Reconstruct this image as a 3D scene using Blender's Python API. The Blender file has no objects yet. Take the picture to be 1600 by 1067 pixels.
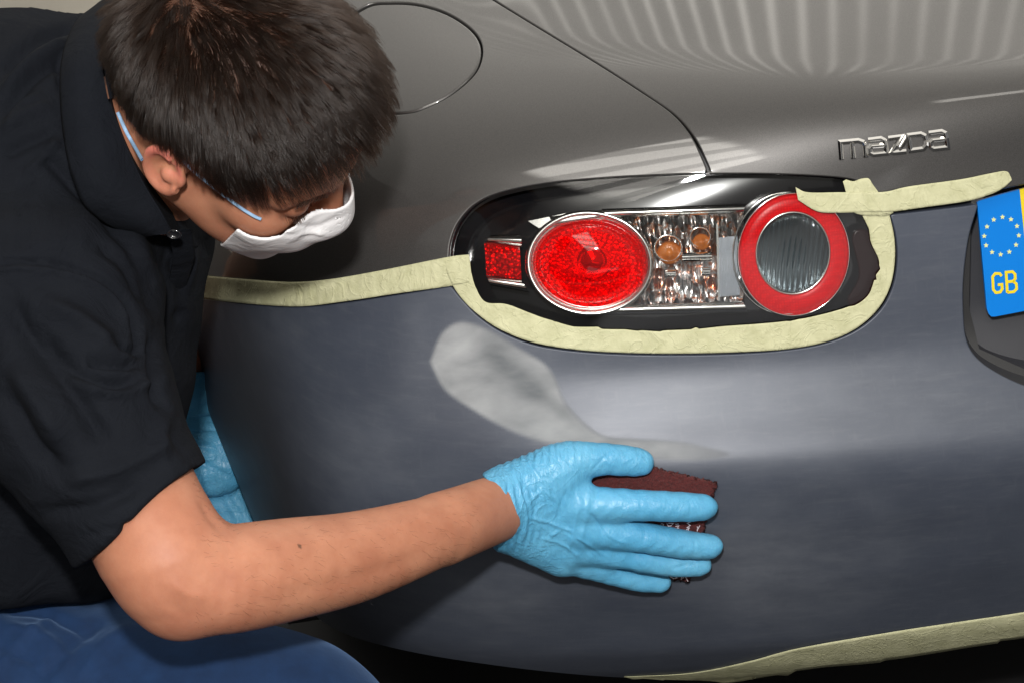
import bpy, math, random
WORLD_UP, WORLD_FRONT, WORLD_RIB, FLASH = .36, .80, 2.8, 30.5
import numpy as np
from mathutils import Vector, Matrix
from mathutils.geometry import delaunay_2d_cdt
random.seed(4)
rng = np.random.default_rng(4)
sc = bpy.context.scene
COL = sc.collection

# ------------------------------------------------------------------ camera
FP = 3200.0
AL, TH, RO, D0 = math.radians(7), math.radians(32), math.radians(4.5), 1.6
FW = np.array([math.sin(AL)*math.cos(TH), math.cos(AL)*math.cos(TH), -math.sin(TH)])
_r = np.array([math.cos(AL), -math.sin(AL), 0.0]); _u = np.cross(_r, FW)
RT = _r*math.cos(RO)-_u*math.sin(RO); UP = np.cross(RT, FW)
CAM = np.array([0, 0, 0.75])-FW*D0
cd = bpy.data.cameras.new('camera'); cam = bpy.data.objects.new('camera', cd); COL.objects.link(cam)
cd.sensor_width = 36; cd.lens = 36*FP/1600; cd.clip_start = .05; cd.clip_end = 200
M = Matrix(((RT[0], UP[0], -FW[0], CAM[0]), (RT[1], UP[1], -FW[1], CAM[1]), (RT[2], UP[2], -FW[2], CAM[2]), (0, 0, 0, 1)))
cam.matrix_world = M
sc.camera = cam
MR = np.stack([RT, UP, -FW], 1)          # camera-frame vectors -> world
sc.view_settings.view_transform = 'Standard'; sc.view_settings.look = 'None'
sc.view_settings.gamma = 1; sc.view_settings.exposure = 0

# ------------------------------------------------------------------ world: a workshop roof of ribbed sheets with skylights
W = bpy.data.worlds.new('World'); sc.world = W; W.use_nodes = True
nt = W.node_tree; nt.nodes.clear()
def N(t, **k):
    n = nt.nodes.new(t)
    for a, b in k.items(): setattr(n, a, b)
    return n
def mth(op, a, b=None, c=None):
    n = N('ShaderNodeMath', operation=op)
    for i, v in enumerate((a, b, c)):
        if v is None: continue
        if isinstance(v, (int, float)): n.inputs[i].default_value = v
        else: nt.links.new(v, n.inputs[i])
    return n.outputs[0]
def sm(a, b, x):
    n = N('ShaderNodeMapRange', interpolation_type='SMOOTHSTEP')
    nt.links.new(x, n.inputs[0]); n.inputs[1].default_value = a; n.inputs[2].default_value = b
    return n.outputs[0]
def box(u, v, u0, u1, v0, v1, e=.02):
    a = mth('MULTIPLY', sm(u0-e, u0+e, u), sm(u1+e, u1-e, u))
    b = mth('MULTIPLY', sm(v0-e, v0+e, v), sm(v1+e, v1-e, v))
    return mth('MULTIPLY', a, b)
tc = N('ShaderNodeTexCoord'); sx = N('ShaderNodeSeparateXYZ'); nt.links.new(tc.outputs['Generated'], sx.inputs[0])
X, Y, Z = sx.outputs
zc = mth('MAXIMUM', Z, .03)
U_ = mth('DIVIDE', X, zc); V_ = mth('DIVIDE', Y, zc)
phi = mth('DIVIDE', mth('ADD', U_, mth('MULTIPLY', V_, -.30)), mth('MAXIMUM', mth('ADD', V_, -.5), .05))
rib = mth('POWER', mth('ADD', mth('MULTIPLY', mth('SINE', mth('MULTIPLY', phi, 2*math.pi/.041)), .5), .5), 4)
rn = N('ShaderNodeTexNoise'); rn.inputs['Scale'].default_value = 5.; nt.links.new(tc.outputs['Generated'], rn.inputs['Vector'])
ribmask = mth('MULTIPLY', mth('MULTIPLY', sm(.72, 1.12, V_), sm(.15, .35, Z)), mth('MULTIPLY', sm(-.35, .25, U_), sm(.2, .6, rn.outputs['Fac'])))
up = sm(-.05, .35, Z)
base = mth('ADD', mth('MULTIPLY', up, WORLD_UP), .05)
front = mth('MULTIPLY', sm(-.6, .9, V_), up)                      # roof ahead of the car is the bright side
base = mth('ADD', base, mth('MULTIPLY', front, WORLD_FRONT))
base = mth('MULTIPLY', base, mth('ADD', mth('MULTIPLY', sm(-.85, -.10, X), .80), .20))      # left side of the surroundings dimmed to darken the fender's reflections
base = mth('ADD', base, mth('MULTIPLY', mth('MULTIPLY', rib, ribmask), WORLD_RIB))
sky1 = box(U_, V_, -.50, -.205, -1.45, -.40)
slat = mth('ADD', mth('MULTIPLY', sm(-.6, -.2, mth('SINE', mth('MULTIPLY', mth('ADD', V_, mth('MULTIPLY', U_, .9)), 19))), .6), .4)
base = mth('ADD', base, mth('MULTIPLY', mth('MULTIPLY', sky1, slat), 7.5))
sky2 = box(U_, V_, .16, .60, -.40, -.27, .015)
base = mth('ADD', base, mth('MULTIPLY', sky2, 5.0))
# bright reflection patch added low behind the camera: seen only in chrome and lens covers
low_patch = mth('MULTIPLY', mth('MULTIPLY', sm(.10, .13, Z), sm(.19, .16, Z)), mth('MULTIPLY', sm(-.32, -.28, X), sm(.14, .10, X)))
base = mth('ADD', base, mth('MULTIPLY', mth('MULTIPLY', low_patch, sm(-.5, -.7, Y)), 1.3))
lft = mth('MULTIPLY', mth('MULTIPLY', sm(-.50, -.40, Z), sm(-.02, -.12, Z)), mth('MULTIPLY', sm(-.70, -.73, X), sm(.5, .6, Y)))
base = mth('ADD', base, mth('MULTIPLY', lft, .0))
colr = N('ShaderNodeMixRGB'); colr.inputs[1].default_value = (.86, .88, .95, 1); colr.inputs[2].default_value = (1.0, .955, .875, 1)
nt.links.new(up, colr.inputs[0])
bg = N('ShaderNodeBackground'); nt.links.new(colr.outputs[0], bg.inputs[0]); nt.links.new(base, bg.inputs[1])
wo = N('ShaderNodeOutputWorld'); nt.links.new(bg.outputs[0], wo.inputs[0])

# ------------------------------------------------------------------ the photographer's flash
def area(name, loc, aim, size, power, col=(1, 1, 1), shape='DISK', sy=None):
    l = bpy.data.lights.new(name, 'AREA'); l.shape = shape; l.size = size
    if sy: l.size_y = sy
    l.energy = power; l.color = col
    o = bpy.data.objects.new(name, l); COL.objects.link(o)
    o.location = loc; d = Vector(aim)-Vector(loc); o.rotation_euler = d.to_track_quat('-Z', 'Y').to_euler()
    return o
area('flash', tuple(CAM+UP*.21-RT*.04), (0.0, 0.05, .72), .07, FLASH, (1, .98, .95))

# ------------------------------------------------------------------ helpers: objects and labels
def tag(o, label=None, cat=None, group=None, kind=None):
    if label: o['label'] = label
    if cat: o['category'] = cat
    if group: o['group'] = group
    if kind: o['kind'] = kind
    return o
def empty(name, loc):
    o = bpy.data.objects.new(name, None); COL.objects.link(o); o.location = loc; o.empty_display_size = .05
    return o
def link(name, me, mat, parent=None):
    o = bpy.data.objects.new(name, me); COL.objects.link(o)
    for m in (mat if isinstance(mat, (list, tuple)) else [mat]): me.materials.append(m)
    if parent:
        o.parent = parent
        if parent.type == 'EMPTY': o.matrix_parent_inverse = Matrix.Translation(parent.location).inverted()   # meshes keep world coordinates
    return o
def make_mesh(name, V, Fc, smooth=True):
    me = bpy.data.meshes.new(name)
    V = np.asarray(V, np.float32)
    if isinstance(Fc, np.ndarray):
        k = Fc.shape[1]; n = len(Fc)
        me.vertices.add(len(V)); me.vertices.foreach_set('co', V.ravel())
        me.loops.add(n*k); me.loops.foreach_set('vertex_index', Fc.astype(np.int32).ravel())
        me.polygons.add(n); me.polygons.foreach_set('loop_start', np.arange(0, n*k, k, dtype=np.int32))
        me.update(calc_edges=True); me.validate()
    else:
        me.from_pydata([tuple(map(float, v)) for v in V], [], Fc); me.update()
    if smooth: me.polygons.foreach_set('use_smooth', np.ones(len(me.polygons), bool))
    return me
def P(px, py, d): return CAM+d*(FW+(px-800)/FP*RT+(533.5-py)/FP*UP)

# ------------------------------------------------------------------ materials
def mat(name, base=(.5, .5, .5), rough=.5, metal=0., coat=0., coat_r=.03, spec=.5, sheen=0., **k):
    m = bpy.data.materials.new(name); m.use_nodes = True
    b = m.node_tree.nodes['Principled BSDF']
    b.inputs['Base Color'].default_value = (*base, 1); b.inputs['Roughness'].default_value = rough
    b.inputs['Metallic'].default_value = metal; b.inputs['Coat Weight'].default_value = coat
    b.inputs['Coat Roughness'].default_value = coat_r; b.inputs['Specular IOR Level'].default_value = spec
    b.inputs['Sheen Weight'].default_value = sheen
    for a, v in k.items(): b.inputs[a.replace('_', ' ')].default_value = v
    return m
class G:
    """small node helper for one material"""
    def __init__(s, m): s.m = m; s.t = m.node_tree; s.b = s.t.nodes['Principled BSDF']; s.tc = None
    def n(s, t, **k):
        x = s.t.nodes.new(t)
        for a, v in k.items(): setattr(x, a, v)
        return x
    def l(s, a, b): s.t.links.new(a, b)
    def co(s, scale=(1, 1, 1), rot=(0, 0, 0)):
        if not s.tc: s.tc = s.n('ShaderNodeTexCoord')
        mp = s.n('ShaderNodeMapping'); mp.inputs['Scale'].default_value = scale; mp.inputs['Rotation'].default_value = rot
        s.l(s.tc.outputs['Object'], mp.inputs[0]); return mp.outputs[0]
    def noise(s, sc_, det=4, scale=(1, 1, 1), rot=(0, 0, 0), ro=.5, dist=0.):
        x = s.n('ShaderNodeTexNoise'); x.inputs['Scale'].default_value = sc_; x.inputs['Detail'].default_value = det
        x.inputs['Roughness'].default_value = ro; x.inputs['Distortion'].default_value = dist
        s.l(s.co(scale, rot), x.inputs['Vector']); return x.outputs['Fac']
    def vor(s, sc_, feature='F1', scale=(1, 1, 1), out='Distance', rand=1.):
        x = s.n('ShaderNodeTexVoronoi', feature=feature); x.inputs['Scale'].default_value = sc_
        x.inputs['Randomness'].default_value = rand
        s.l(s.co(scale), x.inputs['Vector']); return x.outputs[out]
    def wave(s, sc_, dist=0., dirn='X', scale=(1, 1, 1), rot=(0, 0, 0), prof='SIN'):
        x = s.n('ShaderNodeTexWave', bands_direction=dirn, wave_profile=prof); x.inputs['Scale'].default_value = sc_
        x.inputs['Distortion'].default_value = dist
        s.l(s.co(scale, rot), x.inputs['Vector']); return x.outputs['Fac']
    def mr(s, x, a, b, c=0., d=1., smooth=False):
        r = s.n('ShaderNodeMapRange'); r.inputs[1].default_value = a; r.inputs[2].default_value = b
        if smooth: r.interpolation_type = 'SMOOTHSTEP'
        r.inputs[3].default_value = c; r.inputs[4].default_value = d; s.l(x, r.inputs[0]); return r.outputs[0]
    def mix(s, f, a, b):
        x = s.n('ShaderNodeMixRGB')
        for i, v in enumerate((f, a, b)):
            if isinstance(v, (int, float)): x.inputs[i].default_value = v
            elif isinstance(v, tuple): x.inputs[i].default_value = (*v, 1)
            else: s.l(v, x.inputs[i])
        return x.outputs[0]
    def ma(s, op, a, b=0.):
        x = s.n('ShaderNodeMath', operation=op)
        for i, v in enumerate((a, b)):
            if isinstance(v, (int, float)): x.inputs[i].default_value = v
            else: s.l(v, x.inputs[i])
        return x.outputs[0]
    def attr(s, name):
        x = s.n('ShaderNodeAttribute'); x.attribute_name = name; return x
    def bump(s, h, strength=.5, dist=.001, prev=None):
        x = s.n('ShaderNodeBump'); x.inputs['Strength'].default_value = strength; x.inputs['Distance'].default_value = dist
        s.l(h, x.inputs['Height'])
        if prev: s.l(prev, x.inputs['Normal'])
        return x.outputs[0]
    def set(s, name, v):
        i = s.b.inputs[name]
        if isinstance(v, (int, float, tuple)): i.default_value = (*v, 1) if isinstance(v, tuple) else v
        else: s.l(v, i)

paint = mat('grey metallic paint', (.075, .075, .078), .42, .55, 1., .03)
g = G(paint)
fl = g.noise(2600, 1)
g.set('Base Color', g.mix(g.mr(fl, .35, .7), (.044, .042, .041), (.088, .084, .081)))
g.set('Roughness', g.mr(g.noise(9, 3), .3, .7, .38, .48))
g.b.inputs['Coat Normal']
sand = mat('sanded matt paint', (.05, .055, .068), .55, .15, 0., .03, .5)
g = G(sand)
at = g.attr('scuff').outputs['Color']
sp = g.n('ShaderNodeSeparateColor'); g.l(at, sp.inputs[0])
streak = g.noise(26, 6, (1, 1, 5.5), (0, .05, 0), .62, .4)
fine = g.ma('MAXIMUM', g.noise(160, 4, (.25, .25, 2.2), (0, .12, 0), .7), g.ma('MULTIPLY', g.noise(150, 4, (1.6, .25, .4), (0, .9, 0), .68), .93))
clouds = g.noise(7, 4, (1, 1, 1.6), ro=.6, dist=.8)
c0 = g.mix(g.mr(clouds, .35, .7), (.041, .050, .073), (.050, .060, .086))
c0 = g.mix(g.ma('MULTIPLY', g.mr(streak, .52, .80), .25), c0, (.12, .13, .15))
c0 = g.mix(g.ma('MULTIPLY', g.mr(fine, .5, .85), .22), c0, (.13, .14, .16))
haze = g.ma('MULTIPLY', sp.outputs[1], g.mr(g.noise(22, 5, (1, 1, 2), ro=.65), .25, .75, .35, 1.))
c0 = g.mix(g.ma('MULTIPLY', haze, .55), c0, (.20, .215, .245))
inner = g.mix(g.mr(g.noise(14, 5, (1, 1, 2.4), (0, .6, 0), .5, .3), .35, .7), (.17, .18, .19), (.35, .36, .37))
inner = g.mix(g.ma('MULTIPLY', sp.outputs[2], g.mr(g.noise(30, 4, (1, 1, 3), (0, .6, 0)), .3, .6, .6, 1.)), inner, (.075, .085, .095))
c0 = g.mix(sp.outputs[0], c0, inner)
g.set('Base Color', c0)
g.set('Roughness', g.mr(sp.outputs[0], 0, 1, .43, .75))
g.set('Metallic', g.mr(sp.outputs[0], 0, 1, .14, 0.)); g.b.inputs['Specular IOR Level'].default_value = .58
g.set('Normal', g.bump(fine, .10, .0006))

black_gloss = mat('black gloss plastic', (.004, .004, .005), .12, 0, 0, .02, .35)
black_dull = mat('black plastic', (.012, .012, .013), .5)
g = G(black_dull); g.set('Normal', g.bump(g.noise(900, 2), .15, .0004))
recess_m = mat('charcoal plastic', (.026, .027, .033), .5)
g = G(recess_m); g.set('Normal', g.bump(g.noise(1500, 2), .25, .0004)); g.set('Base Color', g.mix(g.noise(20, 4), (.022, .023, .029), (.032, .033, .04)))
chrome = mat('chrome', (.86, .85, .83), .09, 1.)
satin = mat('satin chrome', (.62, .61, .58), .22, 1.)
def facet_metal(name, scale, base=(.9, .89, .88), rough=.12, strength=1., stretch=(1, 1, 1), d=.004):
    m = mat(name, base, rough, 1.)
    g = G(m); h = g.vor(scale, 'F1', stretch); g.set('Normal', g.bump(h, strength, d)); return m
bowl_m = facet_metal('faceted reflector', 300, (.97, .95, .95), .30, .6, (1, 1, 1), .004)
ind_m = facet_metal('fluted reflector', 120, (.96, .96, .97), .27, 1., (1.5, 1, .55), .009)
g = G(ind_m)
amb = g.mr(g.noise(75, 3, (1, 1, 1.4), ro=.7, dist=1.5), .50, .60)  # amber reflections of the bulbs painted into the reflector colour
g.set('Base Color', g.mix(g.ma('MULTIPLY', amb, .85), (.93, .92, .92), (.75, .22, .03)))
def glassy(name, tint, tr=.9, bumpf=None, grough=.02, body=None):
    """thin tinted plastic: tinted see-through plus a glossy skin"""
    m = bpy.data.materials.new(name); m.use_nodes = True; t = m.node_tree; t.nodes.clear()
    o = t.nodes.new('ShaderNodeOutputMaterial'); tr_ = t.nodes.new('ShaderNodeBsdfTransparent'); tr_.inputs[0].default_value = (*tint, 1)
    gl = t.nodes.new('ShaderNodeBsdfGlossy'); gl.inputs['Roughness'].default_value = grough; gl.inputs['Color'].default_value = (1, 1, 1, 1)
    fr = t.nodes.new('ShaderNodeFresnel'); fr.inputs[0].default_value = 1.36
    mx = t.nodes.new('ShaderNodeMixShader'); t.links.new(fr.outputs[0], mx.inputs[0])
    first = tr_.outputs[0]
    if body:
        df = t.nodes.new('ShaderNodeBsdfDiffuse'); df.inputs[0].default_value = (*body, 1)
        m2 = t.nodes.new('ShaderNodeMixShader'); m2.inputs[0].default_value = 1-tr
        t.links.new(first, m2.inputs[1]); t.links.new(df.outputs[0], m2.inputs[2]); first = m2.outputs[0]
    t.links.new(first, mx.inputs[1]); t.links.new(gl.outputs[0], mx.inputs[2]); t.links.new(mx.outputs[0], o.inputs[0])
    if bumpf:
        tc_ = t.nodes.new('ShaderNodeTexCoord'); bump = t.nodes.new('ShaderNodeBump'); bumpf(t, tc_, bump)
        t.links.new(bump.outputs[0], gl.inputs['Normal']); t.links.new(bump.outputs[0], fr.inputs['Normal'])
    return m
def vb(scale, st, d):
    def f(t, tc_, b):
        v = t.nodes.new('ShaderNodeTexVoronoi'); v.inputs['Scale'].default_value = scale; t.links.new(tc_.outputs['Object'], v.inputs['Vector'])
        t.links.new(v.outputs['Distance'], b.inputs['Height']); b.inputs['Strength'].default_value = st; b.inputs['Distance'].default_value = d
    return f
red_lens = glassy('red lens plastic', (.95, .012, .010), .86, None, .02, (.75, .004, .006))
clear_lens = glassy('clear lens plastic', (.96, .97, .97))
smoke_lens = glassy('ribbed clear plastic', (.62, .66, .68), .92, None, .03, (.10, .11, .12))
red_reflex = mat('red reflector plastic', (.52, .004, .008), .35, 0, 0, .05, .15)
g = G(red_reflex)
h = g.vor(420, 'F1', out='Distance', rand=.25)
g.set('Base Color', g.mix(g.mr(h, .1, .6), (.60, .004, .007), (.42, .002, .005)))
g.set('Normal', g.bump(h, .10, .0005)); g.b.inputs['Roughness'].default_value = .3; g.b.inputs['Specular IOR Level'].default_value = .12
red_dark = mat('dark red plastic', (.010, .001, .001), .2, 0, 0, .03, .2)
amber = mat('amber bulb glass', (.72, .20, .02), .18, .0, .8, .03)
g = G(amber); g.set('Base Color', g.mix(g.noise(90, 3), (.30, .06, .005), (.62, .19, .03)))
ribbed = mat('ribbed reflector', (.85, .87, .9), .24, 1.)
tape_m = mat('cream masking tape', (.42, .43, .28), .62, 0, 0, .03, .35)
g = G(tape_m)
tn = g.noise(70, 5, ro=.65); tf = g.noise(480, 3)
g.set('Base Color', g.mix(g.mr(tn, .3, .72), (.47, .465, .275), (.60, .59, .38)))
g.set('Roughness', g.mr(tn, .3, .7, .5, .75))
b1 = g.bump(g.noise(130, 5, ro=.65, dist=1.2), .45, .0014)
cr = g.ma('ABSOLUTE', g.ma('SUBTRACT', g.noise(38, 3, (1, 1, 1), ro=.5, dist=1.5), .5))
g.set('Normal', g.bump(tf, .45, .0005, g.bump(g.mr(cr, 0, .045, 1, 0, True), .38, .0010, b1)))
plate_blue = mat('blue plate band', (.0, .20, .70), .30, 0, .3)
plate_yel = mat('yellow reflective plate', (.85, .66, .02), .32, 0, .3)
plate_pale = mat('pale yellow star print', (.74, .78, .33), .4)
skin = mat('skin', (.55, .27, .16), .52, 0, 0, .03, .32)
skin.node_tree.nodes['Principled BSDF'].subsurface_method = 'RANDOM_WALK'
g = G(skin)
g.b.inputs['Subsurface Weight'].default_value = .22; g.b.inputs['Subsurface Scale'].default_value = .006
g.b.inputs['Subsurface Radius'].default_value = (1., .35, .18)
tint = g.n('ShaderNodeSeparateColor'); g.l(g.attr('tint').outputs['Color'], tint.inputs[0])
cs = g.mix(g.mr(g.noise(26, 5, ro=.6), .35, .68), (.475, .215, .128), (.37, .148, .086))
cs = g.mix(g.ma('MULTIPLY', g.mr(g.noise(210, 4, ro=.7), .5, .75), .25), cs, (.40, .145, .075))
cs = g.mix(tint.outputs[0], cs, (.58, .165, .13))           # redder: ear rim, elbow
cs = g.mix(tint.outputs[1], cs, (.022, .014, .010))         # scalp under the hair
g.set('Base Color', cs)
pore = g.vor(1500); g.set('Normal', g.bump(g.noise(420, 4, ro=.7), .22, .0006, g.bump(pore, .12, .0004)))
shirt_m = mat('black cotton pique', (.007, .008, .012), .88, 0, 0, .03, .12, .0)
g = G(shirt_m); g.b.inputs['Sheen Roughness'].default_value = .45; g.b.inputs['Sheen Tint'].default_value = (.55, .65, .65, 1)
g.set('Base Color', g.mix(g.noise(30, 4), (.0045, .0055, .0085), (.0075, .0090, .0125)))
pq = g.vor(950, rand=.3); g.set('Normal', g.bump(pq, .35, .0006, g.bump(g.noise(28, 5, ro=.6, dist=.8), .6, .007)))
denim = mat('blue work trouser cloth', (.010, .050, .150), .82, 0, 0, .03, .3, .25)
g = G(denim); g.b.inputs['Sheen Tint'].default_value = (.3, .5, .9, 1)
g.set('Base Color', g.mix(g.mr(g.noise(40, 6, ro=.7), .3, .7), (.003, .017, .058), (.006, .029, .092)))
g.set('Normal', g.bump(g.wave(520, 2., 'DIAGONAL'), .3, .0005, g.bump(g.noise(20, 4), .35, .006)))
glove_m = mat('blue nitrile', (.085, .42, .72), .40, 0, 0, .03, .5)
g = G(glove_m); g.b.inputs['Subsurface Weight'].default_value = .12; g.b.inputs['Subsurface Scale'].default_value = .004
g.b.inputs['Subsurface Radius'].default_value = (.2, .6, 1.)
gn = g.noise(32, 4, ro=.5, dist=1.6)
ridge = g.ma('ABSOLUTE', g.ma('SUBTRACT', gn, .5))
gn2 = g.noise(70, 3, (2.2, .8, .8), ro=.5, dist=2.0); ridge2 = g.ma('ABSOLUTE', g.ma('SUBTRACT', gn2, .5))
wr = g.attr('tint'); ws = g.n('ShaderNodeSeparateColor'); g.l(wr.outputs['Color'], ws.inputs[0])
hh = g.ma('MULTIPLY', g.ma('ADD', g.mr(ridge, 0, .07, 1, 0, True), g.ma('MULTIPLY', g.mr(ridge2, 0, .09, 1, 0, True), .8)), g.mr(ws.outputs[0], 0, 1, .12, 1.))
g.set('Normal', g.bump(hh, .55, .0010, g.bump(g.noise(900, 2), .12, .0003)))
g.set('Base Color', g.mix(g.mr(g.noise(18, 3), .35, .7), (.085, .35, .58), (.13, .42, .64)))
mask_m = mat('white mask fabric', (.78, .77, .78), .8, 0, 0, .03, .2)
g = G(mask_m); g.set('Normal', g.bump(g.noise(600, 3), .4, .0005, g.bump(g.noise(45, 4, dist=1.), .5, .003)))
strap_m = mat('pale blue elastic', (.26, .42, .62), .6)
g = G(strap_m); g.set('Normal', g.bump(g.noise(1400, 2), .4, .0004))
pad_m = mat('maroon abrasive fibre', (.080, .012, .011), .95, 0, 0, .03, .1, .1)
g = G(pad_m); pn = g.noise(900, 5, ro=.8)
g.set('Base Color', g.mix(g.mr(pn, .35, .7), (.050, .006, .007), (.21, .036, .034))); g.set('Normal', g.bump(pn, 1., .0025))
ink_m = mat('pale grey print', (.6, .52, .55), .8)
rubber = mat('tyre rubber', (.012, .012, .012), .75)
alloy = mat('alloy rim', (.35, .35, .36), .3, .9)
conc = mat('workshop floor', (.30, .28, .24), .6)
g = G(conc); g.set('Base Color', g.mix(g.noise(3, 6, ro=.6), (.22, .20, .165), (.40, .37, .31))); g.set('Normal', g.bump(g.noise(60, 4), .2, .002))
button_m = mat('black button', (.008, .008, .01), .18, 0, .5)
hair_m = bpy.data.materials.new('dark brown hair'); hair_m.use_nodes = True
t = hair_m.node_tree; t.nodes.clear(); o_ = t.nodes.new('ShaderNodeOutputMaterial'); hb = t.nodes.new('ShaderNodeBsdfHairPrincipled')
hb.parametrization = 'COLOR'; hb.inputs['Color'].default_value = (.009, .0052, .0036, 1); hb.inputs['IOR'].default_value = 1.40; hb.inputs['Roughness'].default_value = .22
hb.inputs['Radial Roughness'].default_value = .30; hb.inputs['Random Roughness'].default_value = .4; [setattr(i,'default_value',.3) for i in hb.inputs if i.name=='Random Color']
t.links.new(hb.outputs[0], o_.inputs[0])

# ------------------------------------------------------------------ floor
me = make_mesh('floor', [(-12, -12, 0), (12, -12, 0), (12, 12, 0), (-12, 12, 0)], [(0, 1, 2, 3)], False)
tag(link('floor', me, conc), kind='structure')
me = make_mesh('floor_shade', [(-6, -6, .004), (6, -6, .004), (6, 1.7, .004), (-6, 1.7, .004)], [(0, 1, 2, 3)], False)
tag(link('floor_shade', me, mat('dark floor shade', (.007, .007, .008), .7)), kind='structure')  # near-black sheet added over the floor, standing in for deep shade by the car

# ------------------------------------------------------------------ the car's outer skin as one smooth field (car axes: x right, y forward, z up)
def _tab(Zt, Q, w):
    z = np.linspace(.0, 1.3, 1301); q = np.interp(z, Zt, Q); k = np.exp(-(np.arange(-40, 41)/w)**2/2); k /= k.sum()
    return z, np.convolve(np.pad(q, 40, mode='edge'), k, 'valid')
_z, QS = _tab([.10, .20, .25, .30, .345, .435, .51, .55, .574, .60, .635, .705, .78, .82, .95], [.35, .2, .095, .055, .03, .01, 0, .001, .009, .034, .060, .085, .112, .125, .17], 9.)
_z, QP = _tab([.10, .20, .25, .30, .345, .435, .49, .54, .60, .66, .705, .78, .82, .95], [.35, .2, .095, .055, .03, .008, .003, .01, .033, .064, .085, .112, .125, .17], 16.)
def smax(a, b, k):
    h = np.maximum(k-np.abs(a-b), 0)/k
    return np.maximum(a, b)+h*h*h*k/6
def sstep(a, b, x):
    t = np.clip((x-a)/(b-a), 0, 1); return t*t*t*(t*(6*t-15)+10)
def F(p):
    x, y, z = p[..., 0], p[..., 1], p[..., 2]
    bow = 0.12*((x-0.62)/0.82)**2
    s = sstep(-.08, .16, x)
    rear = bow+np.interp(z, _z, QP)*(1-s)+np.interp(z, _z, QS)*s-y
    top = z-(.850+.13*(y-.165)-.05*(x-.62)**2-.004-.02*sstep(.3, -.3, x)+.02*sstep(.2, .6, y)*sstep(.1, -.1, x))
    xs = -.205-.13*sstep(.1, 1.0, y)+.9*np.maximum(z-.62, 0)**2+.25*np.maximum(.5-z, 0)**2
    side = xs-x
    k1 = .045+.22*sstep(.55, -.30, x)
    f = smax(rear, top, k1)
    return smax(f, side, .30)*.8
def cast(px, py, off=0.0):
    px = np.asarray(px, float); py = np.asarray(py, float)
    r = FW+((px-800)/FP)[..., None]*RT+((533.5-py)/FP)[..., None]*UP
    d = np.full(px.shape, 1.0)
    for _ in range(130):
        d = np.clip(d+(F(CAM+r*d[..., None])-off)*.65, .5, 6)
    return CAM+r*d[..., None]
def nrm(p, e=1e-3):
    I = np.eye(3)*e
    gr = np.stack([F(p+I[i])-F(p-I[i]) for i in range(3)], -1)
    return gr/np.maximum(np.linalg.norm(gr, axis=-1, keepdims=True), 1e-9)
def on(px, py, off=0.0):
    px, py = np.broadcast_arrays(np.asarray(px, float), np.asarray(py, float))
    off = np.broadcast_to(np.asarray(off, float), px.shape)
    return cast(px, py, off)
def depth_at(px, py):
    return float((on(np.array([px]), np.array([py]))[0]-CAM)@FW)
def spl(pts, step=5.):
    p = np.array(pts, float); q = np.vstack([2*p[0]-p[1], p, 2*p[-1]-p[-2]]); out = []
    for i in range(len(p)-1):
        a, b, c, d = q[i:i+4]; n = max(1, int(np.linalg.norm(c-b)/step))
        for t_ in np.arange(n)/n:
            out.append(.5*((2*b)+(c-a)*t_+(2*a-5*b+4*c-d)*t_*t_+(3*b-a-3*c+d)*t_**3))
    out.append(p[-1]); return np.array(out)
def lin(pts, step=6.):
    p = np.array(pts, float); out = []
    for b, c in zip(p[:-1], p[1:]):
        n = max(1, int(np.linalg.norm(c-b)/step)); out += [b+(c-b)*i/n for i in range(n)]
    out.append(p[-1]); return np.array(out)
def closed(*segs):
    q = np.vstack(segs); keep = [0]
    for i in range(1, len(q)):
        if np.linalg.norm(q[i]-q[keep[-1]]) > .8: keep.append(i)
    q = q[keep]
    if np.linalg.norm(q[0]-q[-1]) < .8: q = q[:-1]
    return q
def loop_spl(pts, step=5.):
    p = list(pts); n = len(p); q = spl([p[-2], p[-1]]+p+[p[0], p[1]], step)
    # cut out the middle run
    a = np.argmin(np.linalg.norm(q-np.array(p[0]), axis=1)); 
    full = spl([p[-1]]+p+[p[0], p[1]], step)
    i0 = np.argmin(np.linalg.norm(full-np.array(p[0]), axis=1)); rest = full[i0+3:]
    j = np.argmin(np.linalg.norm(rest-np.array(p[0]), axis=1))
    return full[i0:i0+3+j]
def inside(poly, x, y):
    c = np.zeros(np.shape(x), bool); n = len(poly)
    for i in range(n):
        (x0, y0), (x1, y1) = poly[i], poly[(i+1) % n]
        if y0 == y1: continue
        m = ((y0 > y) != (y1 > y)) & (x < (x1-x0)*(y-y0)/(y1-y0)+x0); c ^= m
    return c
def pdist(poly, x, y, close=True):
    d = np.full(np.shape(x), 1e9); n = len(poly)
    for i in range(n if close else n-1):
        a = np.array(poly[i], float); b = np.array(poly[(i+1) % n], float); ab = b-a; L = max(ab@ab, 1e-9)
        t_ = np.clip(((x-a[0])*ab[0]+(y-a[1])*ab[1])/L, 0, 1)
        d = np.minimum(d, np.hypot(x-a[0]-t_*ab[0], y-a[1]-t_*ab[1]))
    return d
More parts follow.
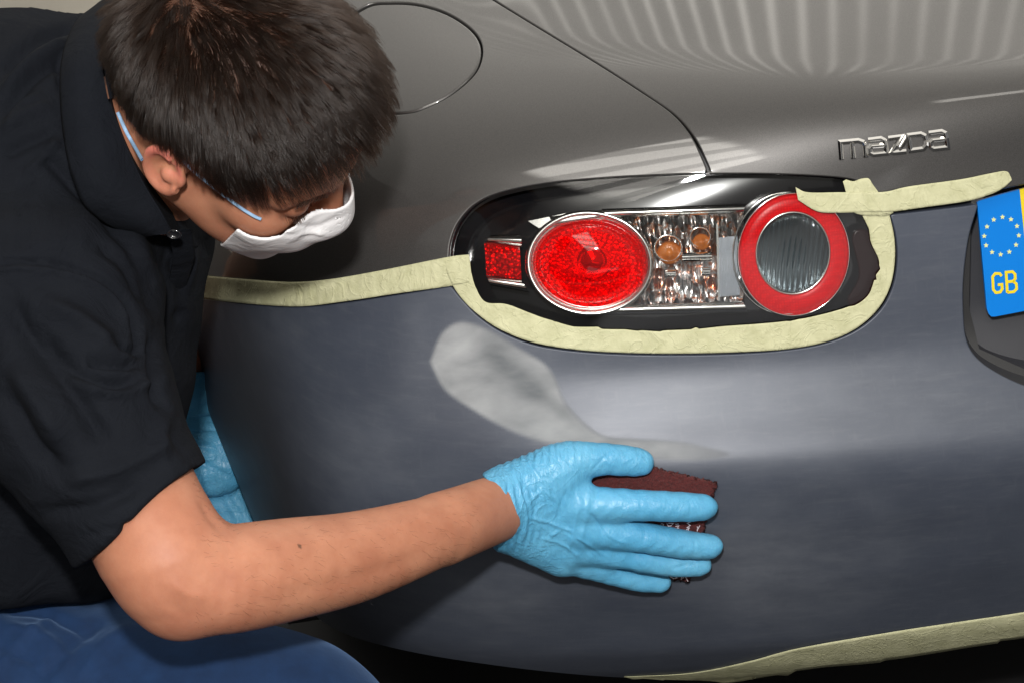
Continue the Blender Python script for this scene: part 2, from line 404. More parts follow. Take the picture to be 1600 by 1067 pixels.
def panel(name, poly, m, parent, step=8., off=0., holes=(), edge=.014, rad=.0013, attr=None, rip=None):
    """a pressed sheet lying on the car's skin, bounded by poly, with rolled edges"""
    loops = [np.array(poly)]+[np.array(h) for h in holes]
    bx, by = np.concatenate(loops).T
    gx, gy = np.meshgrid(np.arange(bx.min(), bx.max(), step), np.arange(by.min(), by.max(), step))
    gx[::2] += step/2
    gx, gy = gx.ravel(), gy.ravel()
    k = inside(loops[0], gx, gy)
    for h in loops[1:]: k &= ~inside(h, gx, gy)
    gx, gy = gx[k], gy[k]
    dd = np.min([pdist(l, gx, gy) for l in loops], 0); k = dd > step*.45; gx, gy = gx[k], gy[k]
    vs = [tuple(v) for l in loops for v in l]; es = []; s = 0
    for l in loops: es += [(s+i, s+(i+1) % len(l)) for i in range(len(l))]; s += len(l)
    nb = s
    vs += list(zip(gx, gy))
    v2, e2, f2, ov, oe, of = delaunay_2d_cdt([Vector(v) for v in vs], es, [], 0, 1e-4, True)
    v2 = np.array([tuple(v) for v in v2]); f2 = np.array([f for f in f2 if len(f) == 3])
    cx, cy = v2[f2].mean(1).T
    k = inside(loops[0], cx, cy)
    for h in loops[1:]: k &= ~inside(h, cx, cy)
    f2 = f2[k]
    mp = {o[0] if len(o) else -1: i for i, o in enumerate(ov)}
    px, py = v2.T
    o3 = off if rip is None else off+rip(px, py)
    p3 = on(px, py, o3); n3 = nrm(p3)
    # orient faces towards the viewer
    a, b, c = p3[f2[:, 0]], p3[f2[:, 1]], p3[f2[:, 2]]
    fn = np.cross(b-a, c-a); flip = (fn*n3[f2[:, 0]]).sum(1) < 0; f2[flip] = f2[flip][:, ::-1]
    V = [p3]; NN = [n3]; FF = [tuple(f) for f in f2]; cnt = len(p3)
    if edge:
        s = 0
        for li, l in enumerate(loops):
            idx = [mp.get(s+i) for i in range(len(l))]; s += len(l)
            idx = np.array([i for i in idx if i is not None])
            q = p3[idx]; nn = n3[idx]; tg = np.roll(q, -1, 0)-np.roll(q, 1, 0); tg /= np.maximum(np.linalg.norm(tg, axis=1, keepdims=True), 1e-9)
            ou = np.cross(tg, nn); ou /= np.maximum(np.linalg.norm(ou, axis=1, keepdims=True), 1e-9)
            x_, y_ = l.T; ar = .5*np.sum(x_*np.roll(y_, -1)-np.roll(x_, -1)*y_)
            if (ar > 0) != (li > 0): ou = -ou
            rings = [idx]
            for po, dn, no in ((.3*rad, -.3*rad*.3, (1, .4)), (.75*rad, -.45*rad, (.75, .7)), (rad, -rad, (.15, 1)), (rad, -edge, (0, 1))):
                V.append(q+ou*po+nn*dn); v_ = nn*no[0]+ou*no[1]; NN.append(v_/np.linalg.norm(v_, axis=1, keepdims=True))
                rings.append(np.arange(cnt, cnt+len(idx))); cnt += len(idx)
            for r0, r1 in zip(rings[:-1], rings[1:]):
                m_ = len(idx)
                for i in range(m_):
                    j = (i+1) % m_
                    FF.append((r0[i], r1[i], r1[j], r0[j]) if ((ar > 0) == (li > 0)) else (r0[i], r0[j], r1[j], r1[i]))
    V = np.vstack(V); NN = np.vstack(NN)
    me = make_mesh(name, V, [tuple(int(x) for x in f) for f in FF])
    me.normals_split_custom_set_from_vertices([tuple(map(float, n_)) for n_ in NN])
    if attr:
        col = np.zeros((len(V), 4), np.float32); col[:, 3] = 1; col[:len(p3), :3] = attr(px, py)
        at_ = me.color_attributes.new('scuff', 'FLOAT_COLOR', 'POINT'); at_.data.foreach_set('color', col.ravel())
    return link(name, me, m, parent)

car = empty('car', (.62, .75, 0))
tag(car, 'dark grey sports car, its rear corner sanded matt and masked for painting', 'car')

# outlines, measured on the photograph and laid onto the skin
seam_y = [(290, 465), (400, 479), (470, 482), (540, 475), (620, 463), (704, 450)]
lamp_low = [(700, 440), (708, 455), (724, 474), (748, 498), (785, 522), (835, 541), (900, 551), (980, 556), (1060, 557), (1150, 555), (1230, 549), (1292, 538), (1340, 518), (1376, 488), (1396, 452), (1404, 410), (1402, 370), (1394, 338)]
lamp_top = [(700, 440), (699, 400), (703, 372), (715, 345), (740, 318), (780, 299), (850, 285), (950, 276), (1050, 271), (1106, 270), (1180, 270), (1250, 272), (1320, 277), (1350, 286), (1372, 301), (1386, 318), (1394, 338)]
seam_bt = [(1108, 270), (1100, 250), (1082, 214), (1052, 179), (1002, 144), (932, 99), (850, 49), (772, 1), (700, -45), (560, -130), (400, -220)]
rec_o = [(1526, 322), (1512, 370), (1504, 430), (1503, 480), (1508, 530), (1525, 560), (1560, 585), (1610, 607), (1700, 635), (1900, 665)]
low = [(1900, 905), (1800, 925), (1600, 957), (1400, 988), (1250, 1013), (1170, 1034), (1080, 1052), (985, 1058), (850, 1048), (700, 1028), (600, 1008), (530, 985), (480, 950), (440, 890), (400, 820), (350, 700), (303, 585), (290, 540)]
def sh(pts, dx, dy): return [(x+dx, y+dy) for x, y in pts]
def grow(pts, cx, cy, s): return [(cx+(x-cx)*s, cy+(y-cy)*s) for x, y in pts]
Sy = spl(seam_y)
Lo = spl(lamp_low); Lt = spl(lamp_top)
LAMP = closed(Lo, Lt[::-1])
# fuel flap
flap_pts = [(575, 14), (610, 9), (650, 11), (690, 22), (722, 40), (742, 60), (748, 82), (741, 108), (722, 130), (695, 150), (665, 165), (640, 173), (600, 174), (560, 162), (530, 135), (520, 95), (535, 45)]
FLAP = loop_spl(flap_pts, 5)
FLAPo = loop_spl(grow(flap_pts, 635, 92, 1.075), 5)
i_split = int(np.argmin(np.abs(Lt[:, 0]-1105)))
fender_poly = closed(Sy+np.array([0, -6]), Lt[1:i_split], spl(seam_bt)[1:]+np.array([-4, 0]), lin([(400, -222), (122, -222)], 20), spl([(122, -222), (178, 0), (205, 100), (230, 200), (254, 300), (276, 400), (290, 459)], 8)[1:])
fender = panel('rear_fender', fender_poly, paint, car, 9., holes=[FLAPo])
flap = panel('fuel_flap', FLAP, paint, car, 9., rad=.0022)
lid_poly = closed(spl(seam_bt)+np.array([5, 0]), lin([(404, -222), (1900, -222)], 20), lin([(1900, -222), (1900, 240)], 20), spl([(1900, 240), (1750, 258), (1600, 287), (1530, 301), (1440, 314), (1396, 322)]), Lt[i_split:][::-1][3:])
lid = panel('boot_lid', lid_poly, paint, car, 9.)

patch = spl([(672, 565), (690, 522), (720, 504), (762, 515), (812, 545), (850, 568), (868, 592), (884, 630), (935, 678), (990, 686), (1060, 690), (1100, 698), (1140, 710), (1085, 719), (1000, 713), (955, 701), (905, 697), (850, 690), (790, 668), (740, 640), (695, 608), (672, 565)], 8)
def scuff(px, py):
    d = pdist(patch, px, py); ins = inside(patch, px, py)
    sd = np.where(ins, d, -d); a = sstep(-5., 6., sd)
    a = a*(1-.45*sstep(950, 1140, px))
    def blob(cx, cy, rx, ry, p=1.): return np.exp(-(((px-cx)/rx)**2+((py-cy)/ry)**2)**p)
    h = .8*blob(1190, 880, 150, 85, 1.3)+.6*blob(780, 930, 110, 55)+.45*blob(380, 520, 90, 60)+.4*blob(650, 540, 30, 90)+.4*blob(560, 720, 120, 90)+.25*blob(1400, 620, 300, 70)+.2
    h += .16*np.exp(-((np.hypot((px-1240)/1.25, py-850)-120)/26)**2)*sstep(1000, 1350, px)
    u_ = (px-800)*.80+(py-590)*.60; w_ = -(px-800)*.60+(py-590)*.80     # along and across the filler patch
    dk = np.exp(-((u_+5)/70)**4-((w_+8-.10*u_)/22)**2)+.45*np.exp(-((u_-75)/60)**2-((w_+6)/12)**2)
    return np.stack([a, np.clip(h, 0, 1), np.clip(dk, 0, 1)*.85], -1)
bumper_poly = closed(Sy, Lo[3:], spl([(1394, 338), (1440, 333), (1500, 326), (1526, 322)])[1:], spl(rec_o)[1:], lin([(1900, 665), (1900, 905)], 20)[1:], spl(low)[1:], lin([(290, 540), (287, 500), (290, 465)])[1:-1])
bumper = panel('rear_bumper', bumper_poly, sand, car, 4.1, attr=scuff)

rec_i = [(1530, 322), (1516, 370), (1508, 430), (1507, 480), (1513, 515), (1532, 540), (1567, 555), (1612, 564), (1700, 572), (1900, 585)]
O_, I_ = spl(rec_o, 4), None
tt = np.linspace(0, 1, 90)
def resamp(q, n):
    q = np.asarray(q); L = np.r_[0, np.cumsum(np.linalg.norm(np.diff(q, axis=0), axis=1))]; s = np.linspace(0, L[-1], n)
    return np.stack([np.interp(s, L, q[:, 0]), np.interp(s, L, q[:, 1])], -1)
Oo, Ii = resamp(spl(rec_o), 90), resamp(spl(rec_i), 90)
def strip_mesh(name, rows, m, parent, smooth=True, close=False):
    """rows: list of (n,3) arrays"""
    n = len(rows[0]); V = np.vstack(rows); Fc = []
    for r in range(len(rows)-1):
        for i in range(n if close else n-1):
            j = (i+1) % n
            Fc.append((r*n+i, (r+1)*n+i, (r+1)*n+j, r*n+j))
    return link(name, make_mesh(name, V, np.array(Fc), smooth), m, parent)
rows = []
for f_, o_f in ((0, -.0012), (.06, -.003), (.5, -.020), (.92, -.034), (1, -.037)):
    q = Oo*(1-f_)+Ii*f_; rows.append(on(q[:, 0], q[:, 1], o_f))
strip_mesh('plate_recess', rows, recess_m, car)
panel('plate_backing', closed(spl(rec_i), lin([(1900, 585), (1900, 210)], 20)[1:], lin([(1900, 210), (1530, 285)], 20)[1:-1]), recess_m, car, 14., off=-.038, edge=0)

# dark structure seen through the gaps and below the bumper
shell_poly = lin([(300, -200), (1880, -200), (1880, 880), (1400, 960), (1100, 1030), (850, 1020), (620, 980), (520, 930), (450, 820), (400, 720), (345, 580), (330, 400), (300, 200)], 24)[:-1]
panel('inner_body_shell', shell_poly, black_dull, car, 24., off=-.015, holes=[loop_spl(grow(lamp_low[::2]+lamp_top[::-2][1:-1], 1050, 414, 1.0), 10), lin([(1518, 290), (1870, 230), (1870, 640), (1700, 620), (1530, 545), (1514, 480)], 14)], edge=0)
panel('underbody', lin([(480, 900), (1900, 860), (1900, 1330), (1300, 1330), (760, 1230), (560, 1030)], 20)[:-1], black_dull, car, 20., off=-.05, edge=.03)

# black diffuser trim under the bumper
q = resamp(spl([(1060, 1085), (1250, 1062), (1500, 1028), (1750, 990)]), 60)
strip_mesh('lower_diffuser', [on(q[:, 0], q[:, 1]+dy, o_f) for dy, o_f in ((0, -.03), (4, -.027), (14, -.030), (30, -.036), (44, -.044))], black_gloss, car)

# road wheel in its arch, mostly hidden by the mechanic
def torus_rows(R, r, w, n=72, m=20):
    rows = []
    for i in range(m+1):
        a = 2*math.pi*i/m
        rr = R-r+r*np.sign(math.cos(a))*abs(math.cos(a))**.6; xx = w/2*np.sign(math.sin(a))*abs(math.sin(a))**.6
        t_ = np.arange(n)*2*math.pi/n
        rows.append(np.stack([np.full(n, xx), rr*np.cos(t_), rr*np.sin(t_)], -1))
    return rows
wc = np.array([-.10, .80, .31])
strip_mesh('tyre', [r+wc for r in torus_rows(.315, .055, .20)], rubber, car, close=True)
n = 48; a = np.arange(n)*2*math.pi/n
rr = [np.stack([np.full(n, x_), r_*np.cos(a), r_*np.sin(a)], -1)+wc for x_, r_ in ((-.10, .215), (-.098, .205), (-.06, .195), (-.055, .08), (-.075, .05), (-.08, .001))]
strip_mesh('rim', rr, alloy, car, close=True)
arch = [wc+np.stack([np.full(40, x_), .38*np.cos(np.linspace(-.5, math.pi+.5, 40)), .38*np.sin(np.linspace(-.5, math.pi+.5, 40))], -1) for x_ in (-.12, .25)]
strip_mesh('wheel_arch_liner', arch, black_dull, car)

# ------------------------------------------------------------------ tail lamp: one part with its pieces as sub-parts
lamp = panel('tail_lamp', LAMP, black_gloss, car, 12., off=-.024, edge=0)
Li = closed(resamp(np.vstack([Lo, Lt[::-1][1:]]), 240))
def insetc(q, s, cx=1052, cy=414): return np.array([cx, cy])+(q-np.array([cx, cy]))*s
strip_mesh('lamp_rim', [on(*insetc(Li, s).T, o) for s, o in ((1.004, -.004), (.999, -.0025), (.985, -.0022), (.975, -.004), (.972, -.012), (.970, -.0235))], black_gloss, lamp, close=True)
def disc(name, cx, cy, rx, ry, rot, prof, m, parent, seg=96, pw=2.):
    """prof: list of (radius fraction, offset) from the middle outwards"""
    rows = []
    for fr, of in prof:
        a = np.arange(seg)*2*math.pi/seg
        ca, sa = np.cos(a), np.sin(a); k = (np.abs(ca)**pw+np.abs(sa)**pw)**(-1/pw)
        x_, y_ = rx*fr*ca*k, ry*fr*sa*k; c, s = math.cos(rot), math.sin(rot)
        rows.append(on(cx+x_*c-y_*s, cy+x_*s+y_*c, of))
    return strip_mesh(name, rows, m, parent, close=True)
def quad(name, pts, m, parent, nu=24, nv=12, off=0., bulge=0., fn=None):
    """pts: TL, TR, BR, BL"""
    tl, tr, br, bl = [np.array(p, float) for p in pts]; rows = []
    for j in range(nv+1):
        v = j/nv; u = np.linspace(0, 1, nu+1)[:, None]
        q = (tl*(1-u)+tr*u)*(1-v)+(bl*(1-u)+br*u)*v
        o = off+bulge*4*v*(1-v)*np.ones(nu+1)
        if fn: o = o+fn(u[:, 0], v)
        rows.append(on(q[:, 0], q[:, 1], o))
    return strip_mesh(name, rows, m, parent)
# the round brake lamp
ring_prof = [(.890, -.012), (.895, -.006), (.91, -.0042), (.95, -.0034), (.985, -.0042), (1.0, -.008), (1.0, -.018)]
disc('chrome_ring', 921, 412, 101, 83, .06, ring_prof, satin, lamp)
disc('reflector_bowl', 921, 412, 92, 76, .06, [(.002, -.0225), (.3, -.022), (.6, -.019), (.85, -.014), (1., -.008)], bowl_m, lamp)
disc('bulb_shroud', 925, 408, 30, 28, 0, [(.002, -.010), (.5, -.0105), (.9, -.013), (1, -.021)], chrome, lamp, 40)
disc('red_lens', 921, 412, 92, 75, .06, [(.002, .0022), (.25, .0018), (.5, .0006), (.75, -.002), (.92, -.0052), (1., -.0085)], red_lens, lamp)
# the little side marker with its two chrome bars
quad('marker_lens', [(757, 380), (812, 386), (815, 437), (760, 430)], red_lens, lamp, off=-.006, bulge=.001)
quad('marker_reflector', [(757, 380), (812, 386), (815, 437), (760, 430)], bowl_m, lamp, off=-.016)
quad('chrome_bar', [(764, 368), (814, 367), (815, 387), (760, 381)], chrome, lamp, off=-.006, bulge=.003)
quad('chrome_bar', [(760, 431), (813, 437), (828, 458), (767, 447)], chrome, lamp, off=-.006, bulge=.003)
# the chrome frame between the round lamps
quad('chrome_frame', [(858, 339), (960, 326), (950, 342), (866, 356)], satin, lamp, off=-.007, bulge=.002)
quad('chrome_wedge', [(825, 346), (884, 334), (876, 344), (842, 357)], satin, lamp, 10, 6, off=-.008)
quad('chrome_frame', [(940, 327), (1166, 319), (1160, 334), (950, 341)], chrome, lamp, off=-.007, bulge=.003)
quad('chrome_frame', [(975, 477), (1160, 471), (1170, 489), (920, 494)], satin, lamp, off=-.007, bulge=.003)
# the indicator chamber
def flute(u, v): return .0018*np.sin(u*2*math.pi*9+v*3)*(v > .45)
quad('indicator_reflector', [(975, 335), (1162, 330), (1164, 478), (980, 482)], ind_m, lamp, 90, 40, off=-.021, bulge=.0, fn=flute)
for cx, cy, r_ in ((1046, 396, 20), (1096, 379, 15)):
    disc('bulb_socket', cx-2, cy-8, r_*1.15, r_*1.1, 0, [(.8, -.019), (.85, -.013), (.95, -.012), (1, -.020)], chrome, lamp, 40)
    disc('amber_bulb', cx, cy, r_, r_*.95, 0, [(.002, -.0095), (.3, -.0098), (.32, -.0110), (.7, -.0125), (.9, -.016), (1., -.020)], amber, lamp, 32)
quad('square_facet', [(1066, 396), (1112, 394), (1112, 408), (1066, 409)], chrome, lamp, 8, 4, off=-.012, bulge=.003)
quad('square_facet', [(1040, 422), (1056, 422), (1056, 433), (1040, 433)], chrome, lamp, 8, 4, off=-.012, bulge=.003)
quad('square_facet', [(1096, 418), (1110, 418), (1110, 431), (1096, 431)], chrome, lamp, 8, 4, off=-.012, bulge=.003)
quad('ribbed_panel', [(1122, 372), (1152, 369), (1156, 462), (1124, 464)], ribbed, lamp, 120, 10, off=-.012, fn=lambda u, v: .0009*np.sin(u*2*math.pi*13))
quad('chamber_cover', [(1004, 336), (1160, 331), (1160, 476), (1004, 480)], clear_lens, lamp, off=-.0055, bulge=.001)
quad('chamber_wall', [(1119, 350), (1122, 350), (1125, 470), (1122, 471)], satin, lamp, 3, 10, off=-.008)
# the red ring with the clear reversing lamp inside
disc('chrome_ring', 1240, 398, 89, 98, .1, [(.955, -.010), (.96, -.004), (.975, -.0025), (.99, -.0035), (1.0, -.007), (1., -.02)], chrome, lamp)
disc('chrome_ring', 1228, 396, 84, 97, .1, [(.96, -.012), (.97, -.006), (.985, -.005), (1.0, -.009), (1., -.02)], chrome, lamp)
disc('red_ring_reflector', 1240, 398, 85, 94, .1, [(.66, -.008), (.675, -.0035), (.7, -.0030), (.8, -.0026), (.9, -.0032), (.97, -.0042), (1., -.0065)], red_reflex, lamp)
disc('inner_ring', 1239, 396, 60, 67, .1, [(.90, -.010), (.91, -.0035), (.95, -.001), (.985, -.0025), (1, -.008)], satin, lamp)
rv = []
for j in range(61):
    v = -1+2*j/60; u = np.linspace(-1, 1, 221); k = np.sqrt(max(0, 1-v*v)); uu = u*k
    rv.append(on(1239+uu*55-v*6.2, 396+v*62+uu*5.5, -.015-.003*(1-uu**2-v*v)+.0026*np.abs(np.sin(uu*math.pi*6.5+.25*np.sin(v*4)))))
strip_mesh('reverse_bowl', rv, mat('rippled reflector', (.50, .53, .54), .24, 1.), lamp)
rv = []
for j in range(61):
    v = -1+2*j/60; u = np.linspace(-1, 1, 161); k = np.sqrt(max(0, 1-v*v)); uu = u*k
    rv.append(on(1239+uu*55*.995-v*6.2, 396+v*62+uu*5.5, -.0045+.003*(1-uu**2-v*v)+.0006*np.sin(uu*math.pi*13+v*1.)))
strip_mesh('reverse_lens', rv, smoke_lens, lamp)
panel('side_reflector', loop_spl([(1334, 372), (1352, 362), (1378, 388), (1376, 425), (1358, 462), (1330, 478), (1326, 470), (1345, 430)], 6), red_dark, lamp, 8., off=-.010, edge=.004)
panel('lamp_cover', closed(insetc(Li, .972)), clear_lens, lamp, 9., off=-.0015, edge=0)

# ------------------------------------------------------------------ raised strokes: badge and plate letters
def stroke(pts, w, h0, h1, place, closed_=False, bevel=.3):
    """mitred ribbon raised from h0 to h1; pts in pixels; place(px,py,h)->3D"""
    p = np.array(pts, float); n = len(p)
    d = np.diff(p, axis=0); d /= np.linalg.norm(d, axis=1, keepdims=True); nr = np.stack([-d[:, 1], d[:, 0]], -1)
    off = np.zeros_like(p)
    for i in range(n):
        a = nr[max(i-1, 0)]; b = nr[min(i, n-2)]; m_ = a+b; m_ /= np.linalg.norm(m_)
        off[i] = m_/max(m_@b, .5)
    prof = [(-w/2, h0), (-w/2, h0*.3+h1*.7), (-w/2+w*bevel*.5, h1), (w/2-w*bevel*.5, h1), (w/2, h0*.3+h1*.7), (w/2, h0)]
    V = []; Fc = []
    for i in range(n):
        for a_, h in prof: V.append(place(p[i, 0]+off[i, 0]*a_, p[i, 1]+off[i, 1]*a_, h))
    m_ = len(prof)
    for i in range(n-1):
        for j in range(m_-1): Fc.append((i*m_+j, i*m_+j+1, (i+1)*m_+j+1, (i+1)*m_+j))
    Fc.append(tuple(range(m_))); Fc.append(tuple((n-1)*m_+j for j in range(m_))[::-1])
    return V, Fc
def strokes(name, lst, w, h0, h1, place, m, parent, bevel=.3):
    V = []; Fc = []
    for q in lst:
        v, f = stroke(q, w, h0, h1, place, bevel=bevel); s = len(V); V += v; Fc += [tuple(i+s for i in x) for x in f]
    return link(name, make_mesh(name, np.array(V), Fc, False), m, parent)
def pl_skin(x, y, h): return on(np.array([x]), np.array([y]), np.array([h]))[0]
bd = lambda L: [(1300+u/8, 190+v/8) for u, v in L]
letters = [[[(120, 480), (103, 262), (330, 240), (392, 262), (412, 300), (425, 450)], [(250, 255), (270, 466)]],
           [[(452, 236), (610, 216), (655, 240), (672, 300), (684, 398), (520, 415), (480, 395), (472, 345), (500, 312), (655, 300)]],
           [[(704, 214), (860, 192), (752, 385), (780, 392), (930, 376)]],
           [[(858, 330), (950, 178), (1110, 158), (1165, 185), (1180, 240), (1178, 300), (1140, 345), (985, 366), (955, 190)]],
           [[(1210, 150), (1370, 128), (1415, 150), (1432, 215), (1446, 325), (1275, 345), (1238, 322), (1232, 270), (1262, 238), (1415, 222)]]]
badge = None
for L in letters:
    ob = strokes('badge_letter', [bd(s) for s in L], 7.6, -.0005, .0040, pl_skin, chrome, lid, .95)

# ------------------------------------------------------------------ number plate
p0 = on(np.array([1527.]), np.array([315.]), np.array([-.012]))[0]
pn_ = np.array([-.06, -.955, .29]); pn_ /= np.linalg.norm(pn_)
def onp(x, y, h=0.):
    r = FW+(x-800)/FP*RT+(533.5-y)/FP*UP
    d_ = ((p0+pn_*h-CAM)@pn_)/(r@pn_); return CAM+r*d_
def plate_piece(name, outline, m, parent, h, th=.003):
    q = np.array([onp(x, y, h) for x, y in outline]); b = q-pn_*th; n_ = len(q)
    Fc = [tuple(range(n_)), tuple(range(n_, 2*n_))[::-1]]+[(i, (i+1) % n_, n_+(i+1) % n_, n_+i)[::-1] for i in range(n_)]
    return link(name, make_mesh(name, np.vstack([q, b]), Fc, False), m, parent)
band = [(1527, 317), (1529, 314), (1593, 297), (1612, 484), (1555, 495), (1549, 495), (1545, 491), (1542, 483)]
plate = plate_piece('number_plate', [(1593.2, 297), (1900, 218), (1900, 425), (1612.2, 484)], plate_yel, car, 0)
blue = plate_piece('blue_band', band, plate_blue, plate, 0.0004, .0034)
for k in range(12):
    a0 = k*math.pi/6+.12; cx, cy = 1565+27*math.cos(a0)-(29*math.sin(a0))*-.06, 369+29*math.sin(a0)-4*math.cos(a0)
    pts = []
    for j in range(10):
        r_ = 4.1 if j % 2 == 0 else 1.9; b_ = -math.pi/2+j*math.pi/5; pts.append((cx+r_*math.cos(b_), cy+r_*math.sin(b_)))
    plate_piece('star', pts, plate_pale, plate, .0010, .0008)
Gp = [(1565, 432), (1562, 428), (1555, 428), (1551, 433), (1552, 453), (1556, 458), (1563, 457), (1566, 452), (1565.5, 445), (1559, 445.5)]
Bp = [[(1574, 458), (1572, 426), (1582, 425), (1586, 429), (1586.5, 436), (1583, 440), (1575, 441)], [(1583, 440), (1588, 444), (1588.5, 452), (1584, 456.5), (1574, 457.5)]]
strokes('letter', [Gp], 4.4, .0003, .0010, onp, plate_yel, plate, .1)
strokes('letter', Bp, 4.4, .0003, .0010, onp, plate_yel, plate, .1)

# ------------------------------------------------------------------ masking tape, each strip a thing of its own
def tape(label, top, bot, off=.0009, n=120, m=10, amp=1., jag=0., seed=1):
    T, B = resamp(spl(top, 3), n), resamp(spl(bot, 3), n); r_ = np.random.default_rng(seed)
    s = np.linspace(0, 1, n); nz = sum(r_.normal()*np.sin(s*f+r_.uniform(0, 6)) for f in (40, 70, 110, 170))
    if jag:
        # torn edge with small kinks
        kk = np.sort(r_.uniform(0, 1, int(n/7))); k = np.interp(s, kk, r_.uniform(-1, 1, len(kk))*r_.uniform(.2, 1.4, len(kk))); B = B+(T-B)/np.linalg.norm(T-B, axis=1, keepdims=True)*(k*jag)[:, None]
    rows = []; fx = [r_.uniform(0, 6) for _ in range(6)]
    for j in range(m+1):
        v = j/m; q = T*(1-v)+B*v
        w = .35*np.sin(s*n*.35+v*3+fx[0])+.3*np.sin(s*n*.21-v*6+fx[1])+.35*np.abs(np.sin(s*n*.11+v*4+fx[2]))
        ed = 1.; rows.append(on(q[:, 0], q[:, 1], off-.0010*(1-ed)+amp*.00038*(w+.15*nz)*(.35+.65*ed)))
    up_ = rows; dn = [r-nrm(r)*.0003 for r in rows]
    V = np.vstack(up_+dn); c = len(rows)*n; Fc = []
    for r in range(m):
        for i in range(n-1):
            a_ = (r*n+i, (r+1)*n+i, (r+1)*n+i+1, r*n+i+1); Fc.append(a_); Fc.append(tuple(x+c for x in a_[::-1]))
    for i in range(n-1):
        Fc.append((i, i+1, i+1+c, i+c)); k = m*n; Fc.append((k+i+1, k+i, k+i+c, k+i+1+c))
    for r in range(m):
        Fc.append(((r+1)*n, r*n, r*n+c, (r+1)*n+c)); e = n-1; Fc.append((r*n+e, (r+1)*n+e, (r+1)*n+e+c, r*n+e+c))
    o = link('masking_tape', make_mesh('masking_tape', V, np.array(Fc)), tape_m)
    return tag(o, label, 'masking tape', 'masking tape strips around the sanded bumper')
tape('long cream tape strip along the bumper seam left of the tail lamp',
     [(296, 428), (330, 432), (400, 438), (460, 441), (520, 436), (600, 422), (700, 402), (733, 398)],
     [(289, 463), (330, 469), (400, 476), (470, 479), (540, 471), (620, 459), (706, 447), (738, 441)], n=150, seed=3)
tape('crinkled cream tape curving under and around the tail lamp',
     [(692, 412), (704, 440), (720, 465), (745, 490), (780, 514), (830, 534), (900, 546), (980, 551), (1060, 552), (1150, 550), (1230, 545), (1290, 534), (1335, 515), (1370, 485), (1390, 450), (1398, 410), (1397, 370), (1389, 333)],
     [(731, 400), (737, 428), (755, 470), (790, 476), (830, 490), (880, 506), (950, 514), (1020, 516), (1100, 512), (1200, 505), (1262, 497), (1325, 481), (1352, 465), (1366, 440), (1375, 412), (1364, 385), (1357, 362), (1347, 338)], n=330, m=12, off=.0010, amp=.8, jag=2.6, seed=5)
tape('straight tape strip running from the red lamp ring to the number plate',
     [(1243, 293), (1262, 301), (1310, 301), (1350, 301), (1385, 300), (1420, 292), (1500, 281), (1545, 272), (1572, 268), (1580, 278)],
     [(1247, 313), (1275, 330), (1300, 333), (1350, 332), (1395, 331), (1440, 325), (1510, 315), (1548, 304), (1568, 294), (1581, 282)], off=.0026, n=140, amp=.6, seed=7)
tape('short upright tape tab crossing under the strip above the lamp corner',
     [(1317, 284), (1322, 281), (1333, 284), (1345, 280), (1357, 279), (1361, 285)],
     [(1330, 330), (1340, 335), (1355, 338), (1368, 338), (1385, 338), (1396, 333)], off=.0019, n=40, amp=.7, seed=8)
tape('ragged cream tape strip along the lower edge of the bumper',
     [(975, 1057), (1080, 1051), (1170, 1033), (1250, 1012), (1400, 986), (1500, 971), (1600, 956), (1800, 924)],
     [(985, 1060), (1100, 1063), (1140, 1066), (1205, 1056), (1300, 1042), (1420, 1027), (1500, 1012), (1600, 997), (1800, 970)], n=200, jag=3.0, amp=1.2, off=.0009, seed=9)

# ------------------------------------------------------------------ the mechanic: smooth fields meshed by surface nets
# camera-aligned measuring frame: right, up, towards the viewer (metres); turned into world coordinates on linking
def C(px, py, d): return np.array([(px-800)/FP*d, (533.5-py)/FP*d, -d])
def toW(v): return CAM+np.asarray(v)@MR.T
def topx(v):
    d = -v[..., 2]; return 800+FP*v[..., 0]/d, 533.5-FP*v[..., 1]/d
def smin(a, b, k):
    h = np.maximum(k-np.abs(a-b), 0)/k; return np.minimum(a, b)-h*h*k*.25
def smaxq(a, b, k): return -smin(-a, -b, k)
def cap(p, a, b, ra, rb):
    a = np.asarray(a); b = np.asarray(b); ab = b-a; t_ = np.clip((p-a)@ab/(ab@ab), 0, 1)
    return np.linalg.norm(p-a-t_[..., None]*ab, axis=-1)-(ra+(rb-ra)*t_)
def fcap(p, a, b, ra, rb, up_, sq):
    """capsule flattened along up_ by factor sq"""
    a = np.asarray(a); b = np.asarray(b); up_ = np.asarray(up_)/np.linalg.norm(up_)
    f = lambda v: v+np.multiply.outer(v@up_, up_)*(1/sq-1)
    return cap(f(p), f(a), f(b), ra, rb)*min(1, sq**.5)
def chain(p, pts, rs, k=.006):
    d = None
    for i in range(len(pts)-1):
        e = cap(p, pts[i], pts[i+1], rs[i], rs[i+1]); d = e if d is None else smin(d, e, k)
    return d
def rchain(p, pts, rs, sub=4, k=.0015):
    """tapered tube along a smooth curve"""
    q = np.column_stack([np.array(pts), rs]); q = np.vstack([2*q[0]-q[1], q, 2*q[-1]-q[-2]]); o = []
    for i in range(len(q)-3):
        a, b, c, d = q[i:i+4]
        for t_ in np.arange(sub)/sub: o.append(.5*((2*b)+(c-a)*t_+(2*a-5*b+4*c-d)*t_*t_+(3*b-a-3*c+d)*t_**3))
    o.append(q[-2]); d_ = None
    for a, b in zip(o[:-1], o[1:]):
        e = cap(p, a[:3], b[:3], a[3], b[3]); d_ = e if d_ is None else (smin(d_, e, k) if k else np.minimum(d_, e))
    return d_
def ell(p, c, ax, r):
    """ellipsoid: ax 3x3 rows are axes"""
    q = (p-np.asarray(c))@np.asarray(ax).T; r = np.asarray(r)
    k0 = np.linalg.norm(q/r, axis=-1); k1 = np.linalg.norm(q/(r*r), axis=-1)
    return k0*(k0-1)/np.maximum(k1, 1e-9)
